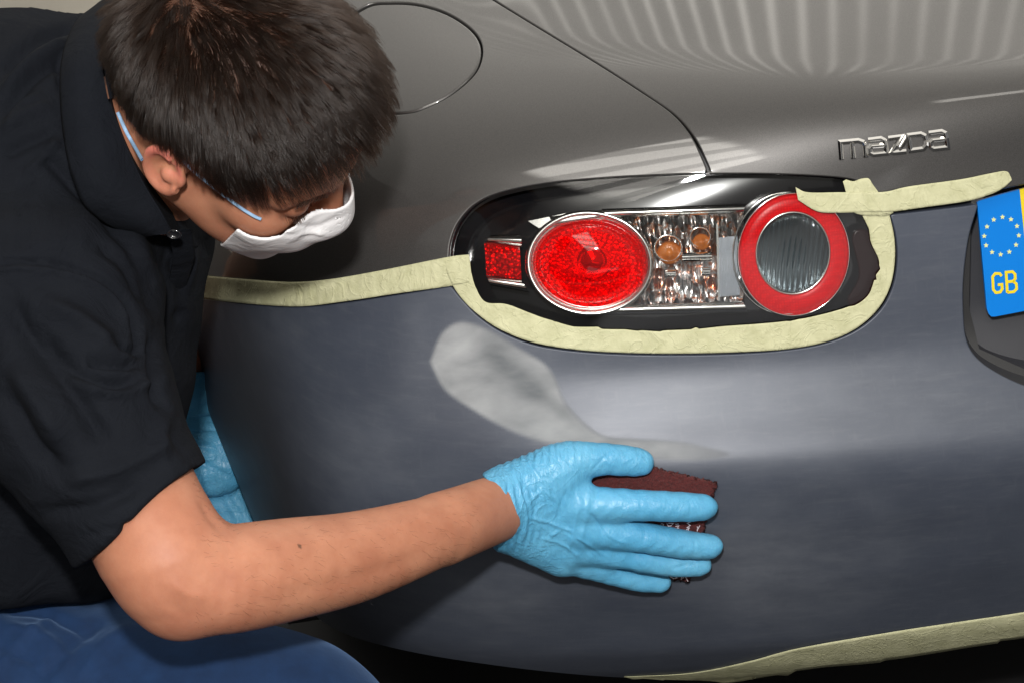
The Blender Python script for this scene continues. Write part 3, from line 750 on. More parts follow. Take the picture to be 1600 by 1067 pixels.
def near(fn, c, R):
    """evaluate fn only close to the sphere (c, R) that holds it"""
    c = np.asarray(c)
    def g_(p, *a):
        r = np.linalg.norm(p-c, axis=-1); out = r-R; k = out < .04
        if k.any(): out[k] = fn(p[k], *a)
        return out
    return g_
def surface_net(f, lo, hi, h, B=8):
    lo = np.asarray(lo, float); nb = np.ceil((np.asarray(hi)-lo)/(h*B)).astype(int); n = nb*B
    bc = np.stack(np.meshgrid(*[np.arange(k) for k in nb], indexing='ij'), -1).reshape(-1, 3)
    cen = lo+(bc*B+(B-1)/2)*h; fc = np.concatenate([f(cen[i:i+200000]) for i in range(0, len(cen), 200000)])
    act = np.abs(fc) < h*B*.87*1.3
    Gd = np.repeat(np.repeat(np.repeat(np.where(fc > 0, 1., -1.).astype(np.float32).reshape(nb), B, 0), B, 1), B, 2)
    loc = np.stack(np.meshgrid(*[np.arange(B)]*3, indexing='ij'), -1).reshape(-1, 3)
    ab = bc[act]; ch = max(1, 300000//B**3)
    for i in range(0, len(ab), ch):
        idx = (ab[i:i+ch, None]*B+loc[None]).reshape(-1, 3); Gd[idx[:, 0], idx[:, 1], idx[:, 2]] = f(lo+idx*h)
    ins = Gd < 0
    S = ins[:-1, :-1, :-1].astype(np.int8)
    for dx in (0, 1):
        for dy in (0, 1):
            for dz in (0, 1):
                if dx+dy+dz: S = S+ins[dx:n[0]-1+dx, dy:n[1]-1+dy, dz:n[2]-1+dz]
    cells = np.argwhere((S > 0) & (S < 8)); ID = np.full(S.shape, -1, np.int32); ID[tuple(cells.T)] = np.arange(len(cells))
    acc = np.zeros((len(cells), 3)); cnt = np.zeros(len(cells))
    cor = [(0, 0, 0), (1, 0, 0), (0, 1, 0), (1, 1, 0), (0, 0, 1), (1, 0, 1), (0, 1, 1), (1, 1, 1)]
    for a in range(8):
        for b in range(a+1, 8):
            A_, B_ = np.array(cor[a]), np.array(cor[b])
            if np.abs(A_-B_).sum() != 1: continue
            fa = Gd[tuple((cells+A_).T)]; fb = Gd[tuple((cells+B_).T)]; m_ = (fa < 0) != (fb < 0)
            t_ = np.where(m_, fa/np.where(m_, fa-fb, 1), 0)[:, None]; acc += np.where(m_[:, None], A_+(B_-A_)*t_, 0); cnt += m_
    V = lo+(cells+acc/np.maximum(cnt, 1)[:, None])*h
    Q = []
    for ax in range(3):
        a1, a2 = (ax+1) % 3, (ax+2) % 3
        s0 = [slice(None)]*3; s1 = [slice(None)]*3; s0[ax] = slice(0, -1); s1[ax] = slice(1, None)
        ch_ = np.argwhere(ins[tuple(s0)] != ins[tuple(s1)])
        ok = (ch_[:, a1] > 0) & (ch_[:, a2] > 0) & (ch_[:, a1] < n[a1]-1) & (ch_[:, a2] < n[a2]-1); ch_ = ch_[ok]
        e1 = np.zeros(3, int); e1[a1] = 1; e2 = np.zeros(3, int); e2[a2] = 1
        q = np.stack([ID[tuple((ch_-e1-e2).T)], ID[tuple((ch_-e2).T)], ID[tuple(ch_.T)], ID[tuple((ch_-e1).T)]], 1)
        fl_ = ~ins[tuple(ch_.T)]; q[fl_] = q[fl_][:, ::-1]; Q.append(q)
    Q = np.vstack(Q); Q = Q[(Q >= 0).all(1)]
    g0 = grad(f, V, h*.5); V = V-np.clip(f(V), -h, h)[:, None]*g0
    return V, Q
def grad(f, V, e):
    I = np.eye(3)*e; g_ = np.stack([f(V+I[i])-f(V-I[i]) for i in range(3)], -1)
    return g_/np.maximum(np.linalg.norm(g_, axis=-1, keepdims=True), 1e-9)
def organic(name, f, lo, hi, h, m, parent, disp=None, tint=None):
    V, Q = surface_net(f, lo, hi, h)
    if disp is not None: V = V+grad(f, V, h)*disp(V)[:, None]
    me = make_mesh(name, toW(V), Q)
    if tint is not None:
        c = np.zeros((len(V), 4), np.float32); c[:, 3] = 1; c[:, :3] = tint(V)
        a_ = me.color_attributes.new('tint', 'FLOAT_COLOR', 'POINT'); a_.data.foreach_set('color', c.ravel())
    return link(name, me, m, parent), V
def folds(V, lst):
    """lst: (pixel polyline, amplitude, width px): creases (amp<0) or ridges (amp>0)"""
    x, y = topx(V); o = np.zeros(len(V))
    for pl, am, w in lst:
        q = np.array(pl, float); k = (x > q[:, 0].min()-5*w) & (x < q[:, 0].max()+5*w) & (y > q[:, 1].min()-5*w) & (y < q[:, 1].max()+5*w)
        if not k.any(): continue
        d = pdist(spl(q, 10), x[k], y[k], False); e0 = np.hypot(x[k]-q[0, 0], y[k]-q[0, 1]); e1 = np.hypot(x[k]-q[-1, 0], y[k]-q[-1, 1])
        fade = np.minimum(1, np.minimum(e0, e1)/(3.*w)+.15)
        o[k] += am*np.exp(-(d/w)**2)*fade
    return o

person = empty('person', tuple(P(60, 1000, 1.75)))
tag(person, 'crouching person in a black polo shirt sanding the bumper, white dust mask and blue gloves', 'person')

# head frame: f towards the face, u towards the crown, r towards his right side
hf = np.array([.779, -.6115, -.1386]); hu = np.array([.4373, .3713, .8191]); hr = np.array([-.4494, -.6987, .5567])
HA = np.stack([hf, hu, hr]); H0 = C(352, 181, 1.534)
def HL(f, u, r): return H0+f*hf+u*hu+r*hr
def hl(p): return (p-H0)@HA.T
I3 = np.eye(3)
def sd_cranium(q): return smin(ell(q, (-.008, .052, 0), I3, (.096, .084, .074)), ell(q, (.030, .048, 0), I3, (.064, .066, .062)), .02)
def sd_head_(p):
    q = hl(p); qa = q.copy(); qa[..., 2] = np.abs(qa[..., 2])
    d = sd_cranium(q)
    d = smin(d, ell(q, (.045, -.030, 0), I3, (.050, .062, .050)), .03)            # lower face
    d = smin(d, cap(qa, (.0, -.030, .052), (.075, -.082, .012), .016, .016), .03)  # jaw
    d = smin(d, ell(qa, (.060, -.008, .040), I3, (.026, .022, .022)), .018)       # cheekbone
    d = smin(d, cap(qa, (.086, .034, .010), (.070, .033, .048), .010, .009), .012) # browline
    d = smaxq(d, -ell(qa, (.091, .018, .034), I3, (.013, .011, .017)), .012)      # eye socket
    d = smin(d, ell(qa, (.078, .017, .033), I3, (.0125, .0125, .0135)), .003)     # closed lid
    d = smin(d, cap(q, (.092, .022, 0), (.106, -.014, 0), .007, .010), .010)      # nose
    d = smin(d, ell(qa, (.097, -.018, .010), I3, (.010, .007, .007)), .006)
    d = smin(d, cap(q, (.094, -.044, -.016), (.094, -.044, .016), .006, .006), .008)  # lips
    d = smin(d, cap(q, (.092, -.054, -.012), (.092, -.054, .012), .006, .006), .006)
    # ear: tilted bowl with rim
    ec = np.array([-.007, .012, .0735]); ea = np.array([[.93, .25, .28], [-.22, .97, -.05], [-.29, -.02, .96]])
    ea /= np.linalg.norm(ea, axis=1, keepdims=True)
    w = (qa-ec)@ea.T
    w = w*1.2; rho = np.sqrt((w[..., 0]/.0185)**2+((w[..., 1]+.10*w[..., 0])/.0255)**2)
    slab = np.abs(w[..., 2]-.0045-.005*np.clip(-w[..., 0]/.018, -1, 1)+.0065*np.exp(-(rho/.55)**2))-.0026
    earf = np.maximum((rho-1)*.019, slab)
    rim = np.hypot((rho-.92)*.019, w[..., 2]-.0075-.004*np.clip(-w[..., 0]/.018, -1, 1))-.0036
    rim = np.where(w[..., 0]+w[..., 1]*.3 > .012, 1., rim)
    anti = np.hypot((rho-.58)*.019, w[..., 2]-.0045)-.0018; anti = np.where((w[..., 0] > .004), 1., anti)
    lobe = ell(w, (.002, -.022, .003), I3, (.010, .009, .0045))
    trag = ell(w, (.015, -.004, .000), I3, (.004, .006, .004))
    ear = smin(smin(smin(earf, rim, .004), anti, .004), smin(lobe, trag, .002), .004)
    ear = smin(ear, cap(w, (.004, 0, -.006), (.004, -.004, .001), .010, .009), .004)
    d = smin(d, ear, .004)
    return d
sd_head = near(sd_head_, HL(0, .02, 0), .15)
nk0, nk1 = HL(-.034, -.045, 0), C(165, 250, 1.67)
sh_r = C(95, 520, 1.60); up1 = C(190, 740, 1.53); up2 = C(258, 866, 1.505); olc = C(283, 942, 1.51)
fo1 = C(352, 904, 1.515); fo2 = C(450, 889, 1.55); fo3 = C(560, 868, 1.595); fo4 = C(690, 826, 1.655)
dH = depth_at(930, 800); wr0 = C(768, 797, dH-.058)
def sd_arm_(p):
    d = rchain(p, [sh_r, up1, up2, C(268, 890, 1.505)], [.058, .0500, .0455, .043], 5, 0)
    d = smin(d, cap(p, up2, olc, .040, .0255), .02)
    e = rchain(p, [C(262, 885, 1.505), C(300, 897, 1.508), fo1, fo2, fo3, fo4, wr0], [.037, .0408, .0405, .0388, .0350, .0285, .0255], 5, 0)
    d = smin(d, e, .012)
    d = smin(d, fcap(p, fo4, wr0, .0285, .0275, (0.1, 0, 1), .82), .006)
    return d

sd_arm = near(sd_arm_, (sh_r+wr0)/2, .36)
# right hand, spread flat over the pad on the bumper
def HP(px, py, lift): return C(px, py, depth_at(px, py)-lift)
LF = .0225
fingers = dict(
    thumb=([(822, 752, .040), (878, 724, .034), (938, 717, .026), (985, 720, .019), (1001, 722, .017)], [.020, .0185, .0140, .0128, .0112]),
    index=([(905, 786, .037), (1000, 789, .032), (1055, 791, .026), (1094, 792, .0215), (1103, 792, .020)], [.0155, .0133, .0129, .0116, .0100]),
    middle=([(905, 824, .038), (1000, 838, .032), (1058, 848, .026), (1103, 853, .021), (1112, 853, .020)], [.0155, .0133, .0126, .0112, .0098]),
    ring=([(900, 852, .035), (990, 870, .030), (1045, 880, .025), (1085, 882, .019), (1096, 882, .018)], [.0145, .0120, .0113, .0102, .0090]),
    little=([(885, 872, .031), (950, 893, .026), (995, 905, .021), (1026, 909, .0165), (1034, 909, .0155)], [.0135, .0107, .0102, .0093, .0083]))
FG = {k: ([HP(*q) for q in v[0]], v[1]) for k, v in fingers.items()}
nB = nrm(on(np.array([930.]), np.array([810.])))[0]@MR        # skin normal in the measuring frame
kn = [HP(892, 786, .036), HP(900, 822, .038), HP(893, 850, .035), HP(872, 868, .031)]
wt, wb = HP(790, 778, .050), HP(792, 818, .048)
web = [((900, 800, .036), (962, 806, .033)), ((895, 840, .036), (968, 852, .031)), ((880, 862, .033), (945, 879, .029)), ((868, 750, .034), (905, 758, .033))]
def sd_hand_core(p):
    d = None
    for k, (q, r_) in FG.items():
        e = chain(p, q, r_, .002); d = e if d is None else np.minimum(d, e)
    for i, q in enumerate(kn): d = smin(d, fcap(p, wt*(1-i/3)+wb*(i/3), q, .0195, .0145, nB, .92), .006)
    return d
sd_hand_c = near(sd_hand_core, (HP(768, 797, .05)+HP(1112, 853, .02))/2, .125)
def sd_hand_(p, ins=0.):
    d = None
    for k, (q, r_) in FG.items():
        q = np.array(q); e = near(lambda p_: rchain(p_, q, r_, 5, 0), q.mean(0), .075)(p); d = e if d is None else smin(d, e, .003 if k != 'thumb' else .006)
    for a_, b_ in web: d = smin(d, fcap(p, HP(*a_), HP(*b_), .0125, .0085, nB, .85), .009)
    palm = None
    for i, q in enumerate(kn):
        w = wt*(1-i/3)+wb*(i/3); e = fcap(p, w, q, .0200, .0150, nB, .92); palm = e if palm is None else smin(palm, e, .012)
    palm = smin(palm, fcap(p, HP(800, 768, .046), HP(868, 745, .038), .024, .021, nB, .85), .016)
    palm = smin(palm, fcap(p, HP(798, 820, .046), HP(872, 862, .034), .022, .015, nB, .9), .014)
    d = smin(d, palm, .009)
    d = smin(d, fcap(p, wr0, (wt+wb)/2, .0262, .0262, nB, .82), .014)
    return d-ins
sd_hand = near(sd_hand_, (HP(768, 797, .05)+HP(1112, 853, .02))/2, .125)
# left hand: down inside the wheel arch, gripping its edge
dl = 2.32
Lh = dict(fore=[C(200, 480, 2.05), C(262, 560, 2.22), C(300, 640, dl)], fr=[.045, .040, .036])
Lf = [([C(300, 690, dl), C(330, 770, dl+.02), C(352, 835, dl+.02), C(366, 885, dl), C(376, 925, dl-.01)], [.021, .013, .0125, .012, .010]),
      ([C(318, 685, dl), C(358, 765, dl+.02), C(386, 830, dl+.02), C(402, 880, dl), C(412, 920, dl-.01)], [.022, .0135, .013, .012, .0105]),
      ([C(340, 690, dl+.01), C(386, 765, dl+.03), C(414, 825, dl+.03), C(430, 870, dl), C(440, 905, dl)], [.022, .0135, .0125, .012, .0105]),
      ([C(355, 700, dl+.02), C(404, 765, dl+.04), C(434, 815, dl+.04), C(450, 850, dl+.02), C(458, 880, dl+.02)], [.018, .012, .011, .010, .009]),
      ([C(284, 650, dl), C(290, 720, dl-.02), C(302, 770, dl-.02), C(312, 800, dl-.01)], [.020, .015, .0135, .012])]
def sd_lhand_(p):
    d = chain(p, Lh['fore'], Lh['fr'], .02)
    pl_ = fcap(p, C(306, 640, dl), C(335, 720, dl), .042, .040, (0, 0, 1), .6)
    d = smin(d, pl_, .02)
    for q, r_ in Lf: d = smin(d, rchain(p, q, r_, 3), .007)
    return d

sd_lhand = near(sd_lhand_, C(320, 700, 2.25), .30)
def sd_body(p):
    d = sd_head(p)
    d = smin(d, cap(p, nk0, nk1, .051, .056), .02)
    d = smin(d, cap(p, HL(.0, -.07, 0), C(205, 320, 1.68), .034, .034), .02)
    d = smin(d, cap(p, C(150, 300, 1.70), C(60, 600, 1.76), .07, .06), .04)       # trunk, under the shirt
    d = smin(d, cap(p, C(130, 330, 1.66), sh_r, .06, .058), .04)
    d = smin(d, sd_arm(p), .01)
    d = smin(d, cap(p, C(200, 360, 1.86), C(205, 480, 2.05), .042, .040), .02)
    d = smin(d, sd_hand_c(p)+.0042, .006)
    return smin(d, sd_lhand(p)+.0065, .01)

def hairline(f):
    return np.interp(f, [-.12, -.085, -.06, -.045, -.030, -.018, -.004, .008, .016, .026, .033, .040, .050, .062, .076, .1], [-.045, -.050, -.042, -.014, .020, .036, .041, .038, .020, -.008, -.010, .030, .058, .072, .084, .092])
def body_tint(V):
    q = hl(V); c = np.zeros((len(V), 3))
    sk = (np.abs(sd_cranium(q)) < .012) & (np.linalg.norm(q, axis=1) < .2)
    c[:, 1] = np.where(sk, sstep(-.004, .004, q[:, 1]-hairline(q[:, 0])-.004), 0)*.85
    er = (np.abs(q[:, 0]+.007) < .022) & (np.abs(q[:, 1]-.010) < .030) & (np.abs(q[:, 2]) > .078)
    c[:, 0] = np.where(er, .2+.6*sstep(.010, .026, q[:, 1]), 0)
    c[:, 1] = np.where(er, 0, c[:, 1])
    c[:, 0] += .15*np.exp(-(np.linalg.norm(V-olc, axis=1)/.05)**2)
    c[:, 1] += .7*(np.hypot(*(np.array(topx(V))-np.array([[468], [853]]))) < 3.2)*(V[:, 2] > -1.6)
    return c
skin_folds = [([(312, 778), (326, 806), (350, 832)], -.0012, 6), ([(330, 770), (345, 800), (372, 822)], -.0007, 5), ([(255, 930), (275, 950), (300, 960)], -.0007, 8), ([(262, 905), (290, 925), (330, 935)], .0012, 9),
    ([(420, 850), (560, 835), (700, 800)], .0012, 14), ([(430, 930), (560, 900), (680, 860)], -.0012, 14), ([(345, 860), (420, 890), (520, 880)], -.0010, 14)]
body, BV = organic('body', sd_body, np.array([-.50, -.27, -2.42]), np.array([.23, .29, -1.36]), .0020, skin, person, disp=lambda V: folds(V, skin_folds), tint=body_tint)

# ------------------------------------------------------------------ gloves
palm_folds = [([(812, 727), (820, 755), (838, 780), (832, 810)], -.0011, 3), ([(800, 728), (812, 765), (822, 800), (820, 842)], .0013, 2.6),
    ([(823, 722), (842, 745), (846, 765)], -.0010, 2.5), ([(846, 765), (872, 782)], .0010, 2.5), ([(826, 786), (846, 764)], .0011, 2.5),
    ([(860, 710), (878, 725)], -.0010, 2.5), ([(872, 703), (888, 722), (905, 735)], -.0010, 2.5), ([(826, 808), (856, 815), (892, 830)], .0013, 2.4),
    ([(884, 768), (874, 795), (872, 812)], -.0009, 2.4), ([(902, 795), (896, 830), (886, 868)], .0010, 2.6), ([(921, 766), (917, 800), (908, 845)], .0007, 3),
    ([(932, 764), (930, 790)], -.0008, 2.2), ([(858, 838), (868, 832), (878, 826)], .0011, 2.5), ([(896, 838), (920, 850), (945, 868)], .0010, 2.4),
    ([(795, 760), (798, 800), (796, 838)], -.0013, 2.6), ([(783, 750), (788, 790), (784, 835)], .0012, 2.6), ([(774, 748), (780, 780)], -.0010, 2.4),
    ([(960, 700), (942, 716), (925, 735)], -.0009, 2.2), ([(974, 722), (992, 712)], .0008, 2.2), ([(940, 708), (955, 728)], .0008, 2.2), ([(920, 800), (936, 820), (945, 835)], -.0014, 3.),
    ([(935, 812), (952, 836), (978, 848)], .0009, 2.6), ([(1000, 776), (1003, 806)], -.0006, 2.5), ([(1008, 826), (1006, 850)], -.0006, 2.5), ([(1078, 782), (1080, 802)], -.0005, 2), ([(1085, 842), (1086, 864)], -.0005, 2),
    ([(1050, 888), (1080, 880), (1100, 872)], -.0008, 2.2), ([(960, 886), (1000, 896), (1035, 900)], -.0007, 2.2), ([(875, 822), (905, 845), (930, 872)], -.0008, 2.6), ([(846, 840), (880, 850), (905, 870)], .0010, 2.4)]
ax_w = (wt+wb)/2-wr0; ax_w = ax_w/np.linalg.norm(ax_w)
def sd_glove(p):
    d = sd_hand(p, .0)
    t_ = (p-wr0)@ax_w
    d = d-.0022*sstep(.02, -.012, t_)          # the loose cuff stands off a little
    x, y = topx(p)
    cuff = 757+3.0*np.sin(y*.11)+2.0*np.sin(y*.31+1)+.11*(y-745)
    cut = (cuff-x)/FP*1.7
    shell_in = -(sd_hand(p, 0.)+.0010)
    body_ = smaxq(d, cut, .0012)
    return body_
def glove_disp(V):
    x, y = topx(V); t_ = (V-wr0)@ax_w; o = folds(V, palm_folds)
    w = sstep(.055, .0, t_)
    o += w*.0009*np.sin(x*.55+2.*np.sin(y*.06)+1.5*np.sin(y*.021))*(.5+.5*np.sin(y*.09+1))
    o += .0003*np.sin(x*.21+1.3*np.sin(y*.11))*np.sin(y*.17+1.1*np.sin(x*.06))
    return o
def glove_tint(V):
    x, y = topx(V); w = np.clip(sstep(930, 780, x)*.8+.25*(y < 745), .12, 1); return np.stack([w, w*0, w*0], -1)
lo = np.minimum.reduce([C(740, 940, 1.60), C(740, 940, 1.86)]); hi = np.maximum.reduce([C(1140, 680, 1.60), C(1140, 680, 1.86)])
organic('glove', sd_glove, lo, hi, .00125, glove_m, person, disp=glove_disp, tint=glove_tint)
lfold = [([(262, 650), (300, 655), (345, 650)], -.0035, 4), ([(265, 670), (305, 668), (350, 672)], .003, 4), ([(270, 700), (315, 696), (345, 705)], -.003, 4), ([(285, 705), (330, 730), (360, 745)], -.003, 4),
         ([(350, 770), (372, 800), (390, 830)], -.003, 4), ([(300, 600), (320, 590)], -.002, 4), ([(330, 790), (340, 815)], .003, 5)]
lo = C(230, 960, 2.45)-np.array([0.02, 0, 0]); hi = C(500, 540, 2.2)+np.array([.08, 0.0, .0])
def sd_lglove(p): return smaxq(sd_lhand(p), (p@np.array([0, 1., 0]))-C(290, 578, dl)[1], .003)
organic('glove', sd_lglove, np.minimum(lo, hi), np.maximum(lo, hi), .0025, glove_m, person, disp=lambda V: folds(V, lfold)+.0006*np.sin(topx(V)[1]*.2+topx(V)[0]*.07), tint=lambda V: np.full((len(V), 3), .7))

# ------------------------------------------------------------------ polo shirt
hem_c = C(221, 800, 1.515); hem_ax = np.array([.50, -.865, .0])
def sd_shirt(p):
    d = cap(p, C(70, 290, 1.72), C(0, 560, 1.74), .143, .150)                  # chest and back
    d = smin(d, cap(p, C(0, 560, 1.74), C(-40, 900, 1.80), .150, .15), .06)
    d = smin(d, cap(p, C(70, 330, 1.66), C(150, 390, 1.70), .10, .082), .035)
    d = smin(d, cap(p, C(200, 350, 1.78), C(148, 620, 1.82), .064, .052), .025)    # front hanging forward
    d = smin(d, cap(p, C(232, 356, 1.74), C(200, 430, 1.78), .050, .055), .02)
    d = smin(d, cap(p, C(170, 130, 1.78), C(60, 160, 1.78), .08, .11), .06)
    d = smin(d, cap(p, C(205, 380, 1.86), C(185, 500, 2.0), .055, .048), .03)     # far sleeve
    a = fcap(p, C(72, 500, 1.575), C(122, 650, 1.53), .094, .068, (0, 0, 1), .95)
    a = smin(a, cap(p, C(128, 662, 1.53), hem_c+hem_ax*.05, .066, .0600), .03)
    hem = (p-hem_c)@hem_ax-.002
    cur = .010*np.sin(((p-hem_c)@np.array([.865, .5, 0]))*28)
    a = smaxq(a, hem+cur, .002)
    d = smin(d, a, .030)
    d = smaxq(d, C(0, 945, 1.7)[1]-p[..., 1], .02)
    # neck opening
    d = smaxq(d, -cap(p, HL(-.035, -.04, .0), C(205, 250, 1.66), .062, .062), .012)
    return d
shirt_folds = [([(0, 118), (55, 62), (122, 40)], -.006, 7), ([(0, 150), (50, 100), (112, 62)], .006, 8), ([(0, 185), (45, 130), (105, 90)], -.005, 7), ([(92, 84), (92, 112), (96, 150)], -.004, 4),
    ([(0, 215), (40, 180), (88, 165)], .005, 8), ([(0, 245), (50, 220), (95, 205)], -.005, 8), ([(30, 280), (60, 255), (95, 215)], .004, 6), ([(10, 195), (30, 165), (70, 150)], .004, 6),
    ([(-10, 413), (60, 411), (130, 425), (185, 460), (212, 505), (222, 560)], -.0055, 5), ([(-10, 420), (60, 418), (125, 433), (178, 468), (203, 512)], .004, 6),
    ([(36, 265), (31, 330), (28, 410)], -.0022, 2.5), ([(48, 262), (46, 330), (43, 408)], -.0022, 2.5),
    ([(60, 235), (110, 280), (170, 340), (225, 420), (250, 500)], -.006, 9), ([(95, 250), (150, 300), (205, 370), (240, 440)], .005, 9), ([(150, 380), (200, 420), (232, 480)], -.005, 8),
    ([(180, 535), (205, 545), (222, 548)], -.008, 5), ([(130, 560), (180, 566), (222, 568)], -.008, 6), ([(60, 470), (120, 500), (190, 555)], .007, 12), ([(60, 520), (120, 575), (170, 598), (225, 600)], -.008, 9), ([(120, 592), (180, 612), (250, 592)], .006, 8),
    ([(10, 460), (40, 520), (90, 580), (130, 640), (170, 700)], -.008, 13), ([(20, 560), (60, 630), (110, 700)], .007, 14), ([(0, 600), (50, 690), (100, 740)], -.007, 12), ([(60, 800), (150, 790), (230, 750)], -.004, 9), ([(90, 750), (180, 735), (270, 690)], .004, 10),
    ([(130, 836), (200, 818), (262, 785), (304, 735)], -.0020, 3), ([(268, 400), (285, 450), (275, 520)], -.006, 8), ([(300, 380), (290, 440), (280, 500)], .005, 8), ([(240, 520), (240, 600), (255, 640)], -.006, 6), ([(262, 640), (250, 690), (270, 720)], .005, 10)]
def shirt_disp(V):
    x, y = topx(V); return folds(V, [(q_, am*1.4, w_*1.2) for q_, am, w_ in shirt_folds])+.0018*np.sin(x*.035+2*np.sin(y*.017))*np.sin(y*.03+x*.012)
shirt, _ = organic('polo_shirt', sd_shirt, C(-130, 1000, 1.98)-np.array([.0, 0, .12]), C(370, -60, 1.36)+np.array([.03, .0, .0]), .0032, shirt_m, person, disp=shirt_disp)

def loft(name, c0, c1, m, parent, n=90, mrow=14, th=.003, bul=.0, crease=None):
    """cloth strip between two 3-D curves in the measuring frame"""
    def rs(q):
        q = np.array(q); t_ = np.linspace(0, 1, len(q)); s = np.linspace(0, 1, n); from_ = np.stack([np.interp(s, t_, q[:, i]) for i in range(3)], -1)
        k = np.exp(-(np.arange(-8, 9)/4.)**2); k /= k.sum(); pad = np.pad(from_, ((8, 8), (0, 0)), mode='reflect', reflect_type='odd')
        return np.stack([np.convolve(pad[:, i], k, 'valid') for i in range(3)], -1)
    A_, B_ = rs(c0), rs(c1); rows = []
    for j in range(mrow+1):
        v = j/mrow; q = A_*(1-v)+B_*v; q[:, 2] += bul*4*v*(1-v); rows.append(q)
    up_ = np.array(rows); nn = np.cross(np.gradient(up_, axis=1), np.gradient(up_, axis=0)); nn /= np.maximum(np.linalg.norm(nn, axis=-1, keepdims=True), 1e-9)
    nn *= np.sign(nn[..., 2:3]+1e-6)
    rings = [toW(r.reshape(-1, 3)) for r in up_]+[toW(r.reshape(-1, 3)) for r in (up_-nn*th)[::-1]]+[toW(up_[0])]
    return strip_mesh(name, rings, m, parent)
# collar: stands at the neck, folds over and lies on the shirt
ci = [C(186, -5, 1.62), C(168, 30, 1.575), C(158, 75, 1.54), C(160, 110, 1.525), C(169, 160, 1.52), C(193, 225, 1.525), C(223, 290, 1.54), C(252, 335, 1.55), C(268, 366, 1.565)]
co = [C(150, 8, 1.68), C(118, 30, 1.60), C(97, 80, 1.552), C(92, 130, 1.530), C(95, 190, 1.525), C(106, 260, 1.525), C(128, 320, 1.532), C(165, 355, 1.555), C(225, 372, 1.575)]
loft('collar', ci, co, shirt_m, shirt, bul=.010)
loft('collar_stand', [q+np.array([.001, 0, -.001]) for q in ci], [C(200, 0, 1.72), C(185, 40, 1.68), C(182, 80, 1.65), C(190, 120, 1.63), C(205, 170, 1.61), C(228, 235, 1.60), C(250, 290, 1.60), C(268, 330, 1.605), C(282, 360, 1.61)], shirt_m, shirt, bul=0)
# far collar leaf and placket under the chin
loft('collar', [C(268, 322, 1.64), C(290, 318, 1.66), C(315, 330, 1.69), C(345, 348, 1.72)], [C(266, 368, 1.60), C(285, 378, 1.62), C(303, 388, 1.66), C(320, 385, 1.70)], shirt_m, shirt, n=40, bul=.006)
loft('placket', [C(262, 366, 1.59), C(272, 400, 1.615), C(262, 450, 1.655), C(252, 500, 1.695)], [C(300, 362, 1.60), C(306, 400, 1.63), C(290, 450, 1.67), C(278, 500, 1.71)], shirt_m, shirt, n=40, bul=.004)
bq = C(272, 367, 1.555); rows = []
for r_, z_ in ((.0001, .0008), (.0030, .0006), (.0036, .0012), (.0046, .0022), (.0056, .0018), (.0058, .0)):
    a = np.arange(28)*2*math.pi/28; rows.append(toW(bq+np.stack([r_*np.cos(a), r_*.62*np.sin(a), z_+r_*.3*np.sin(a)], -1)))
strip_mesh('button', rows, button_m, shirt, close=True)

# ------------------------------------------------------------------ trousers
def sd_trs(p):
    d = cap(p, C(-150, 1130, 1.80), C(0, 1130, 1.76), .13, .112)
    d = smin(d, cap(p, C(0, 1130, 1.76), C(360, 1147, 1.72), .112, .088), .05)
    d = smin(d, cap(p, C(360, 1147, 1.72), C(468, 1157, 1.71), .088, .0745), .04)
    d = smin(d, cap(p, C(468, 1157, 1.71), C(400, 1500, 1.85), .074, .055), .03)
    d = smin(d, cap(p, C(-150, 1120, 1.86), C(80, 1180, 2.1), .12, .08), .04)
    d = smin(d, cap(p, C(-120, 960, 1.84), C(40, 985, 1.84), .06, .05), .05)
    d = smin(d, cap(p, C(40, 985, 1.84), C(240, 985, 1.80), .052, .040), .04)
    return d
tf = [([(0, 950), (70, 955), (140, 990)], -.006, 8), ([(0, 975), (60, 990), (110, 1030)], .005, 9), ([(60, 1067), (110, 1010), (170, 965)], -.005, 9), ([(0, 1010), (50, 1030), (70, 1067)], -.005, 8), ([(120, 1067), (160, 1010), (215, 975)], .004, 9), ([(0, 1040), (30, 1000), (90, 960)], .004, 7)]
trs, _ = organic('trousers', sd_trs, C(-190, 1420, 2.2), C(640, 905, 1.55)+np.array([.06, .0, .0]), .004, denim, person, disp=lambda V: folds(V, tf)+.0012*np.sin(topx(V)[0]*.02+topx(V)[1]*.03))

# ------------------------------------------------------------------ dust mask and its elastic
MC = HL(.078, -.022, 0)
def sd_mask_s(q):
    return smin(ell(q, (.064, -.028, 0), I3, (.0475, .044, .052)), cap(q, (.094, .010, 0), (.101, -.015, 0), .0115, .0150), .02)
def sd_mask(p):
    q = hl(p); d = smin(sd_mask_s(q), sd_head(p)-.0024, .022); d = np.abs(d+.0008)-.0010
    edge = .051-q[..., 0]+.12*np.abs(q[..., 2])+.35*np.maximum(q[..., 1], 0)     # open side on the face
    top = q[..., 1]-(.012-6.*q[..., 2]**2)
    return smaxq(smaxq(d, edge*.8, .001), top, .001)
mf = [([(400, 356), (450, 368), (500, 366)], -.0012, 4), ([(440, 345), (490, 356), (540, 336)], -.0012, 5), ([(470, 330), (500, 325), (545, 310)], .0022, 3.5), ([(455, 372), (480, 365), (510, 366)], .002, 4)]
mask, _ = organic('face_mask', sd_mask, MC-.085, MC+.085, .0013, mask_m, person, disp=lambda V: folds(V, mf))
